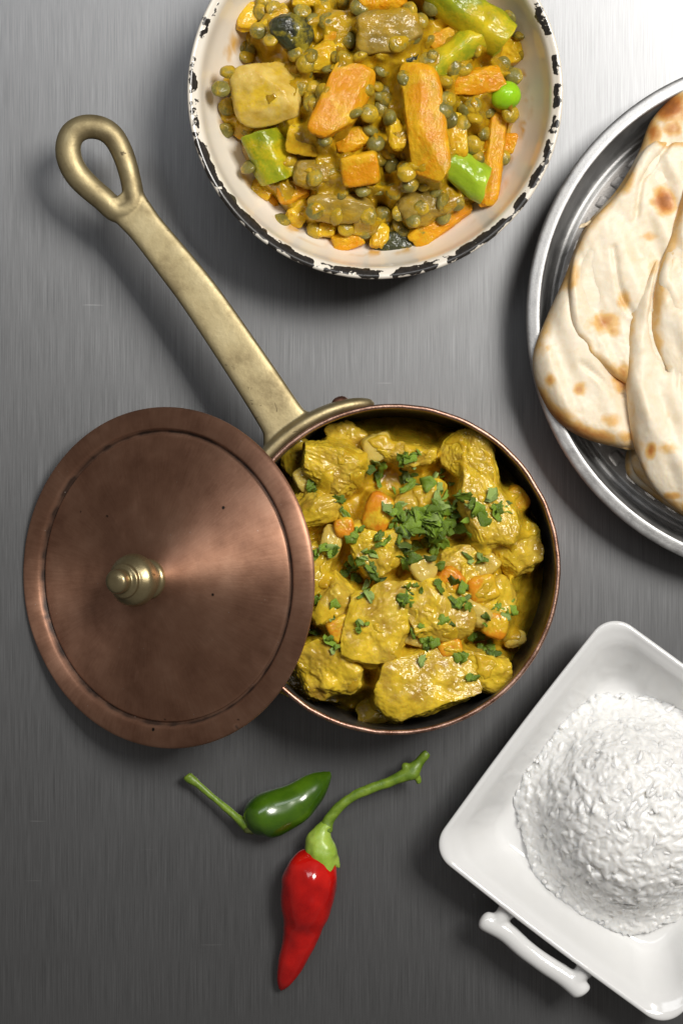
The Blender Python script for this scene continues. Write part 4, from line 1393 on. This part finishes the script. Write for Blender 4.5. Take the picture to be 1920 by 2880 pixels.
# lentils
lent_v = []
for s in range(6):
    v, f = ico(4)
    q = v.copy()
    flat = [0.50, 0.58, 0.66, 0.48, 0.56, 0.62][s]
    edge = 1 - 0.10 * np.exp(-(q[:, 2] / 0.25) ** 2) * 0
    q = q * np.array([1.0, [0.95, 1.0, 0.9, 0.97, 1.0, 0.93][s], flat])
    q = q + v * (fbm(v * 1.6 + s * 5, 2, s) * 0.05)[:, None] + v * (fbm(v * 6 + s * 5, 2, s + 9) * 0.010)[:, None]
    me = np_mesh('lentil', q * px2(25.5), f)
    me.materials.append(M['lentil'])
    lent_v.append((me, q * px2(25.5)))
LP = [(733, 39), (772, 25), (742, 9), (850, 30), (881, 57), (921, 60), (761, 112), (726, 87), (830, 151), (873, 158), (926, 195), (953, 160), (641, 202), (621, 250), (841, 200), (862, 200), (843, 248), (882, 248),
      (763, 282), (696, 138), (676, 126), (908, 259), (875, 282), (923, 7), (976, 112), (966, 167), (1012, 158), (1070, 151), (1074, 195), (1116, 122), (1162, 96), (1205, 119), (1139, 220), (1217, 230), (1033, 250),
      (1088, 278), (1208, 64), (1212, 20), (1201, 172), (1221, 160), (1249, 232), (634, 368), (818, 455), (885, 501), (935, 490), (878, 292), (914, 395), (996, 317), (1095, 331), (1040, 366), (1056, 405), (1143, 485),
      (962, 542), (1019, 535), (1141, 519), (1109, 542), (1224, 540), (1192, 517), (1102, 467), (1038, 320), (1430, 50), (1464, 99), (1473, 147), (1276, 195), (1300, 192), (1414, 181), (1338, 142), (1262, 336), (1303, 315), (1329, 297),
      (1368, 313), (1361, 375), (1326, 407), (1338, 444), (1413, 444), (1333, 333), (1257, 280), (1246, 310), (1434, 320), (1278, 556), (885, 593), (943, 608), (973, 642), (1023, 646), (1035, 608), (1077, 604), (885, 646),
      (1107, 539), (1122, 600), (1245, 608), (1283, 570), (1191, 646), (1245, 570), (1153, 516), (1184, 585), (1161, 619), (1300, 345), (860, 180), (905, 20), (1150, 30), (1180, 60), (1010, 20), (640, 300), (655, 420),
      (700, 470), (690, 545), (790, 620), (1445, 215)]
LG = 'lentils in the enamel bowl'
LL = 'small round olive green lentil in the golden vegetable curry'
rl = random.Random(5)


def put_lentil(x, y, low=False):
    z = 0.035
    for _ in range(2):
        c = W(x, y, z)
        h = hb.mean(c.x, c.y, 0.0016)
        d = zb(c.x, c.y)
        z = max(h, d - 0.0045) if not low else max(d - 0.0060, min(h, d) - 0.0030)
    z += rl.uniform(-0.0010, 0.0006) if not low else rl.uniform(-0.001, 0.001)
    c = W(x, y, z)
    me, lv = lent_v[rl.randrange(6)]
    o = bpy.data.objects.new('lentil', me)
    C.objects.link(o)
    tl = rl.choice((12, 25, 40, 65)) if not low else 50
    o.rotation_euler = (R(rl.uniform(-tl, tl)), R(rl.uniform(-tl, tl)), R(rl.uniform(0, 360)))
    s = rl.uniform(0.88, 1.14)
    o.scale = (s, s, s)
    o.location = c
    nb_ = min(veg_at, key=lambda q: (q[0] - x) ** 2 + (q[1] - y) ** 2)[2]
    tag(o, 'olive lentil by the ' + nb_, 'lentil', LG)
    mt = np.array(o.rotation_euler.to_matrix()) * s
    hb.add(lv @ mt.T + np.array(c))


for (x, y) in LP:
    put_lentil(x, y)
v, f = chunk_mesh(px2(56), px2(44), px2(32), p=2, amp=0.03, seed=60, sub=4, fine=0)
settle(v, f, 'split_lentil', M['pepper'], 649, 230, zb, 0.0045, 65, 10, 20, None, 'pale yellow split lentil at the left edge of the potato chunk', 'lentil')
n_fill = 0
while n_fill < 150:
    x, y = rl.uniform(600, 1480), rl.uniform(-20, 715)
    c = W(x, y, 0.04)
    if math.hypot(c.x - bowl_xy[0], c.y - bowl_xy[1]) > 0.0495:
        continue
    put_lentil(x, y, True)
    n_fill += 1
hb.fill()


# gravy: clings between the pieces and smears over some of them
def gravy(hm, xy, zf, rmax, name, mat, label, level, sig, drop, coat_thr, coat_h, seed, nr=150, nt=420, film=0.0):
    g = hm.a.copy()
    yy, xx = np.mgrid[0:hm.n, 0:hm.n]
    X = hm.x0 + xx * hm.c
    Y = hm.y0 + yy * hm.c
    r = np.hypot(X - xy[0], Y - xy[1])
    base = np.vectorize(zf)(X, Y) + level
    P = np.stack([X.ravel() * 1000, Y.ravel() * 1000, np.zeros(X.size)], 1)
    nz = fbm(P * 0.35, 3, seed).reshape(X.shape)
    nf = fbm(P * 1.1, 3, seed + 3).reshape(X.shape)
    nb = fbm(P * 0.16, 2, seed + 6).reshape(X.shape)
    g = np.where(g < base, base, g)
    sm = gblur(g, sig / hm.c)
    s = np.maximum(base + 0.0008 * nz, sm - (drop[0] + (drop[1] - drop[0]) * np.clip(0.5 - 0.9 * nb - 0.3 * nz, 0, 1)) + 0.0006 * nz + 0.0002 * nf)
    # smears that lie on top of the pieces
    g2 = gblur(g, 0.0007 / hm.c)
    mask = np.clip((nz * 0.6 + nb * 0.6 + 0.2 * nf - coat_thr) * 6, 0, 1)
    s = s * (1 - mask) + np.maximum(s, g2 + coat_h * (0.4 + 0.6 * mask) + 0.0003 * nf) * mask
    s = gblur(s, 0.00045 / hm.c)
    rr = np.linspace(0.0002, 1, nr) ** 0.8 * rmax
    tt = np.linspace(0, 2 * PI, nt, endpoint=False)
    Rg, Tg = np.meshgrid(rr, tt, indexing='ij')
    x, y = xy[0] + Rg.ravel() * np.cos(Tg.ravel()), xy[1] + Rg.ravel() * np.sin(Tg.ravel())
    z = bilin(hm, s, x, y)
    # settle back to the plain level at the wall
    e = np.clip((Rg.ravel() - rmax * 0.94) / (rmax * 0.06), 0, 1)
    z = z * (1 - e) + np.minimum(z, bilin(hm, base, x, y)) * e
    v = np.column_stack([x - xy[0], y - xy[1], z])
    o = obj(name, np_mesh(name, v, grid_faces(nr, nt), up=True), mat, None, (xy[0], xy[1], 0))
    tag(o, label, 'sauce', kind='stuff')
    return s


gravy(hb, bowl_xy, zb, 0.0515, 'vegetable_gravy', M['veg_sauce'], 'golden curry sauce between the lentils and vegetables in the bowl', -0.0090, 0.0012, (0.0001, 0.0060), 0.12, 0.0004, 3, nr=220, nt=600)

# ================================================================== meat curry in the saucepan
def zp(x, y):
    r = math.hypot(x - pan_xy[0], y - pan_xy[1]) / 0.056
    return 0.0315 - 0.0055 * min(r, 1.1) ** 2 - 0.0110 * max(0.0, min(1.0, (r - 0.76) / 0.24)) ** 1.5


hp = HM(pan_xy[0], pan_xy[1], 0.060)
MG = 'pieces in the meat curry'
px3 = lambda q: q * S * 0.965
meatlist = [
    ('meat_chunk', 'meat', 'ridged brown-yellow meat chunk at the upper left of the meat curry', 'meat', 928, 1322, 195, 128, 90, -20, 3.2, 8, 4, dict(p=4, amp=0.10, fibre=0.0006)),
    ('meat_chunk', 'meat', 'striated meat chunk beside the lid rim at left of the curry', 'meat', 886, 1438, 130, 95, 70, 12, 1.4, 6, 0, dict(p=3.5, amp=0.11, fibre=0.0007)),
    ('meat_chunk', 'meat', 'tall narrow meat tip at the upper right of the meat curry', 'meat', 1322, 1305, 170, 118, 70, 112, 3.6, -6, -4, dict(p=4, amp=0.08, taper=-0.1, fibre=0.0003)),
    ('meat_chunk', 'meat', 'long meat slab at the right holding herbs beside the carrot', 'meat', 1365, 1420, 225, 140, 75, 112, 4.4, 6, 4, dict(p=4, amp=0.09, fibre=0.0003)),
    ('meat_chunk', 'meat', 'shaded meat chunk at the right wall below the carrot coin', 'meat', 1440, 1540, 160, 140, 75, 30, -1.0, 0, 0, dict(p=3.2, amp=0.12)),
    ('meat_chunk', 'meat', 'large smooth sauce-covered meat chunk in the lower centre of the saucepan', 'meat', 1080, 1745, 260, 200, 110, 35, 3.4, 0, 4, dict(p=3, amp=0.12)),
    ('meat_chunk', 'meat', 'rounded meat lump right of centre with herbs on it', 'meat', 1215, 1730, 190, 165, 100, -25, 3.4, 0, -4, dict(p=3, amp=0.12)),
    ('meat_chunk', 'meat', 'knobbly meat chunk near the lower edge of the lid', 'meat', 915, 1865, 185, 165, 95, -35, 1.6, 8, 0, dict(p=3.2, amp=0.15)),
    ('meat_chunk', 'meat', 'pale meat flake at the lower left rim of the saucepan', 'meat', 868, 1935, 180, 80, 50, -8, -1.2, 8, 0, dict(p=3, amp=0.14)),
    ('meat_chunk', 'meat', 'biggest meat chunk at the bottom right of the curry', 'meat', 1200, 1925, 260, 170, 105, 6, 3.8, 10, 0, dict(p=3.8, amp=0.10)),
    ('meat_chunk', 'meat', 'meat arm reaching from the biggest chunk to the right wall', 'meat', 1345, 1882, 180, 105, 80, -16, 2.8, 8, 0, dict(p=3.4, amp=0.12)),
    ('meat_chunk', 'meat', 'meat strip in shade below the upper rim of the saucepan', 'meat', 985, 1232, 130, 66, 55, -28, 0.4, 0, 0, dict(p=3.2, amp=0.14)),
    ('meat_chunk', 'meat', 'lumpy meat strip along the upper middle of the curry', 'meat', 1140, 1278, 170, 66, 60, -4, 2.0, 0, 0, dict(p=3, amp=0.16)),
    ('meat_chunk', 'meat', 'meat piece under the herb heap in the middle', 'meat', 1180, 1440, 190, 150, 80, 20, -0.6, 0, 0, dict(p=3, amp=0.13)),
    ('meat_chunk', 'meat', 'meat piece left of the herb heap below the ridged chunk', 'meat', 1050, 1545, 170, 130, 80, -10, 1.0, 0, 0, dict(p=3, amp=0.13)),
    ('meat_chunk', 'meat', 'meat piece right of the herb heap above the carrots', 'meat', 1310, 1590, 150, 110, 75, -12, 1.4, 0, 0, dict(p=3, amp=0.13)),
    ('meat_chunk', 'meat', 'sauce-soaked meat piece right of centre between the carrot dice', 'meat', 1380, 1690, 130, 120, 70, 15, 0.4, 0, 0, dict(p=3, amp=0.13)),
    ('meat_chunk', 'meat', 'meat piece half under the lid at left of the curry', 'meat', 860, 1600, 170, 150, 80, 70, -0.2, 0, 0, dict(p=3, amp=0.13)),
    ('meat_chunk', 'meat', 'meat piece between knobbly chunk and lower centre chunk', 'meat', 935, 1690, 130, 130, 70, 10, 1.2, 0, 0, dict(p=3, amp=0.13)),
    ('meat_chunk', 'meat', 'dark meat lump deep at the bottom rim of the curry', 'meat', 1070, 2000, 130, 80, 60, 5, -3.0, 0, 0, dict(p=3, amp=0.14)),
    ('meat_chunk', 'meat', 'meat piece in deep shade at the upper left rim', 'meat', 842, 1290, 110, 100, 60, 40, -1.6, 0, 0, dict(p=3, amp=0.14)),
    ('carrot_chunk', 'carrot_soft', 'orange carrot coin against the right side of the long meat slab', 'carrot', 1442, 1412, 84, 78, 62, 40, 2.0, 12, 6, dict(p=4, amp=0.04)),
    ('carrot_chunk', 'carrot_soft', 'orange carrot dice with a leaf on top near the lid', 'carrot', 954, 1766, 68, 66, 62, 30, 4.2, 10, 8, dict(p=6, amp=0.04)),
    ('carrot_chunk', 'carrot_soft', 'orange carrot dice right of centre in the meat curry', 'carrot', 1356, 1655, 84, 80, 58, 18, 3.2, 6, 0, dict(p=4, amp=0.06)),
    ('carrot_chunk', 'carrot_soft', 'orange carrot dice near the right wall below its neighbour', 'carrot', 1392, 1757, 74, 70, 56, -20, 2.2, 6, 0, dict(p=4, amp=0.06)),
    ('carrot_chunk', 'carrot_soft', 'orange carrot piece below the herb heap', 'carrot', 1268, 1628, 78, 60, 50, -30, 3.6, 0, 0, dict(p=4, amp=0.06)),
    ('carrot_chunk', 'carrot_soft', 'orange carrot piece above the biggest meat chunk', 'carrot', 1264, 1822, 68, 48, 46, 20, 3.4, 0, 0, dict(p=4, amp=0.06)),
    ('carrot_chunk', 'carrot_soft', 'orange carrot wedge in the shade of the ridged meat chunk', 'carrot', 1062, 1440, 110, 78, 60, 70, 2.4, 0, -8, dict(p=4, amp=0.06)),
    ('carrot_chunk', 'carrot_soft', 'small orange carrot dice left of the carrot wedge', 'carrot', 968, 1484, 58, 54, 46, 10, 2.4, 0, 0, dict(p=4, amp=0.05)),
    ('carrot_chunk', 'carrot_soft', 'yellow-orange carrot piece at the end of the meat arm', 'carrot', 1404, 1900, 62, 78, 46, 10, 0.8, 0, 0, dict(p=3.5, amp=0.07)),
    ('onion_piece', 'onion', 'pale onion slice beside the lid left of the herb scatter', 'onion', 930, 1520, 96, 62, 36, 80, 2.0, 0, 10, dict(p=3, amp=0.06, bend=30)),
    ('onion_piece', 'onion', 'pale onion slice under the ridged meat chunk near the rim', 'onion', 850, 1352, 70, 42, 34, -60, 1.8, 0, 0, dict(p=3, amp=0.06)),
    ('onion_piece', 'onion', 'glossy yellow onion piece at the upper middle of the curry', 'onion', 1062, 1256, 84, 72, 42, 20, 2.8, 8, 0, dict(p=4, amp=0.07)),
    ('onion_piece', 'onion', 'pale onion strip on the lower side of the centre chunk', 'onion', 1058, 1816, 90, 44, 32, 105, 2.8, 0, 14, dict(p=3, amp=0.05)),
    ('onion_piece', 'onion', 'pale onion strip between centre lump and biggest chunk', 'onion', 1176, 1800, 96, 40, 34, -18, 3.2, 10, 0, dict(p=3, amp=0.06)),
    ('onion_piece', 'onion', 'yellow onion piece just below the herb heap', 'onion', 1190, 1600, 70, 66, 40, 30, 4.0, 6, 6, dict(p=4, amp=0.08)),
    ('onion_piece', 'onion', 'onion fold curling over right of the centre lump', 'onion', 1330, 1722, 100, 66, 46, -40, 3.6, 16, 0, dict(p=3, amp=0.09, bend=25)),
    ('onion_piece', 'onion', 'yellow onion piece above the right carrot dice', 'onion', 1366, 1592, 76, 52, 36, 40, 3.0, 0, 0, dict(p=4, amp=0.07)),
    ('onion_piece', 'onion', 'dark translucent onion bit deep at the right wall', 'onion', 1448, 1796, 64, 44, 30, 15, -3.4, 0, 0, dict(p=3, amp=0.07)),
]
for i, (nm, mt, lb, ct, x, y, L, wd, tk, an, lf, tx, ty, op) in enumerate(meatlist):
    big = nm == 'meat_chunk'
    if big:
        op.setdefault('facets', 6)
        op.setdefault('fdep', (0.66, 0.95))
        op['amp'] *= 1.2
        L, wd = L * 1.08, wd * 1.10
    v, f = chunk_mesh(px3(L), px3(wd), px3(tk), seed=i + 101, sub=6 if (big and L > 150) else 5, fine=0.024 if big else 0.010, **op)
    settle(v, f, nm, M[mt], x, y, zp, lf * 0.0013 - 0.0006, an, tx, ty, hp, lb, ct, MG)
hp.fill()
sg = gravy(hp, pan_xy, zp, RP - 0.0016, 'meat_gravy', M['sauce'], 'mustard yellow curry sauce around the meat in the saucepan', -0.0100, 0.0014, (0.0002, 0.0060), 0.02, 0.0006, 17, nr=250, nt=660)
top_p = np.maximum(hp.a, sg)

# chopped herb leaves
rh = np.random.default_rng(21)
leaf_meshes = []
for s in range(14):
    nl = 20
    kind = s % 3
    pts = []
    lob = (3, 5, 4)[kind]
    ph = rh.uniform(0, 6)
    cut_a, cut_d = rh.uniform(0, 2 * PI), rh.uniform(0.35, 0.8)
    for i in range(nl):
        a = 2 * PI * i / nl
        r = 0.66 + 0.34 * abs(math.cos(a * lob / 2 + ph)) + 0.10 * (i % 2) + 0.05 * rh.random()
        asp = (0.62, 0.9, 0.36)[kind]
        p_ = np.array([math.cos(a) * r, math.sin(a) * r * asp])
        cd = np.array([math.cos(cut_a), math.sin(cut_a)])
        ov = max(0.0, p_ @ cd - cut_d * (asp + (1 - asp) * abs(cd[0])))
        pts.append(p_ - ov * cd)
    pts = np.array(pts)
    mid = pts * 0.5
    fold = rh.uniform(0.15, 0.75) * rh.choice((-1, 1))
    curl = rh.uniform(-0.5, 0.5)

    def lift(p):
        return fold * np.abs(p[:, 1]) + curl * p[:, 0] ** 2 + 0.12 * vnoise(np.column_stack([p * 3, np.full(len(p), s)]), s)
    allp = np.vstack([[0, 0], mid, pts])
    z = lift(allp)
    tv = np.column_stack([allp, z])
    bv = tv - np.array([0, 0, 0.05])
    k = np.arange(nl)
    k2 = (k + 1) % nl
    f3 = np.stack([np.zeros(nl, int), 1 + k, 1 + k2], -1)
    f4 = np.stack([1 + k, 1 + nl + k, 1 + nl + k2, 1 + k2], -1)
    o_ = 1 + 2 * nl
    side = np.stack([1 + nl + k, o_ + 1 + nl + k, o_ + 1 + nl + k2, 1 + nl + k2], -1)
    me = np_mesh('herb_leaf', np.vstack([tv, bv]), [f3, f3[:, ::-1] + o_, f4, f4[:, ::-1] + o_, side], smooth=False)
    me.materials.append(M['leaf_pale'] if s % 4 == 3 else M['leaf'])
    leaf_meshes.append(me)


def put_leaf(x, y, size, heap, label, group):
    z = 0.03
    for _ in range(2):
        c = W(x, y, z)
        i, j = hp.ij(c.x, c.y)
        w = top_p[max(0, i - 2):i + 3, max(0, j - 2):j + 3]
        z = float(w.mean()) + heap
    c = W(x, y, z + size * S * 0.16)
    o = bpy.data.objects.new('herb_leaf', leaf_meshes[int(rh.integers(14))])
    C.objects.link(o)
    t = 26 + heap * 6000
    o.rotation_euler = (R(float(np.clip(rh.normal(0, t), -70, 70))), R(float(np.clip(rh.normal(0, t), -70, 70))), R(float(rh.uniform(0, 360))))
    o.location = c
    s = size * S * 0.52
    o.scale = (s, s, s)
    if label is None:
        label = 'herb leaf by the ' + min(meat_at, key=lambda q: (q[0] - x) ** 2 + (q[1] - y) ** 2)[2]
    tag(o, label, 'herb', group)


meat_at = [(q[4], q[5], q[2]) for q in meatlist]
heapL = 'chopped green herb leaf in the central herb heap of the meat curry'
scatL = 'chopped green herb leaf scattered over the yellow meat curry'
for i in range(95):
    a, r = rh.uniform(0, 2 * PI), abs(rh.normal(0, 0.55))
    x, y = 1216 + 140 * r * math.cos(a), 1478 + 130 * r * math.sin(a)
    put_leaf(x, y, rh.uniform(30, 66), max(0, 0.0020 * (1 - r)) * rh.random(), heapL, 'herb leaves in the central heap')
clus = [(1140, 1300, 12, 42), (1150, 1345, 7, 30), (1056, 1322, 7, 26), (1062, 1345, 4, 20), (880, 1375, 3, 14), (945, 1405, 5, 18), (972, 1440, 4, 16), (990, 1512, 3, 18), (1012, 1488, 4, 16), (1070, 1522, 5, 22), (985, 1590, 9, 26),
        (1025, 1575, 7, 26), (1060, 1612, 5, 22), (1010, 1618, 4, 16), (908, 1685, 6, 22), (1030, 1665, 5, 20), (1135, 1690, 7, 26), (1160, 1660, 6, 20), (1020, 1766, 4, 16), (935, 1745, 2, 12), (925, 1818, 4, 22), (884, 1782, 3, 14),
        (1195, 1775, 5, 22), (1200, 1810, 4, 24), (1285, 1665, 8, 28), (1290, 1700, 6, 22), (1258, 1752, 3, 12), (1395, 1705, 5, 18), (1428, 1722, 5, 18), (1368, 1818, 7, 24), (1385, 1840, 3, 14), (1292, 1850, 3, 16), (1326, 1900, 4, 16),
        (1395, 1436, 5, 18), (1425, 1432, 5, 18), (1250, 1372, 6, 24), (1290, 1400, 4, 20), (1330, 1440, 4, 26), (1390, 1400, 2, 10), (1350, 1570, 4, 20), (1330, 1790, 3, 14), (1110, 1440, 6, 26), (1115, 1480, 5, 24), (1235, 1640, 3, 16),
        (1365, 1745, 2, 10), (930, 1555, 4, 24), (895, 1555, 3, 14), (1150, 1560, 5, 24), (1190, 1860, 3, 20)]
for (x, y, n, sp) in clus:
    for i in range(max(2, int(n * 1.15))):
        put_leaf(x + rh.normal(0, sp * 0.55), y + rh.normal(0, sp * 0.55), rh.uniform(16, 44), 0.0008 * rh.random(), None, 'herb leaves scattered over the curry')
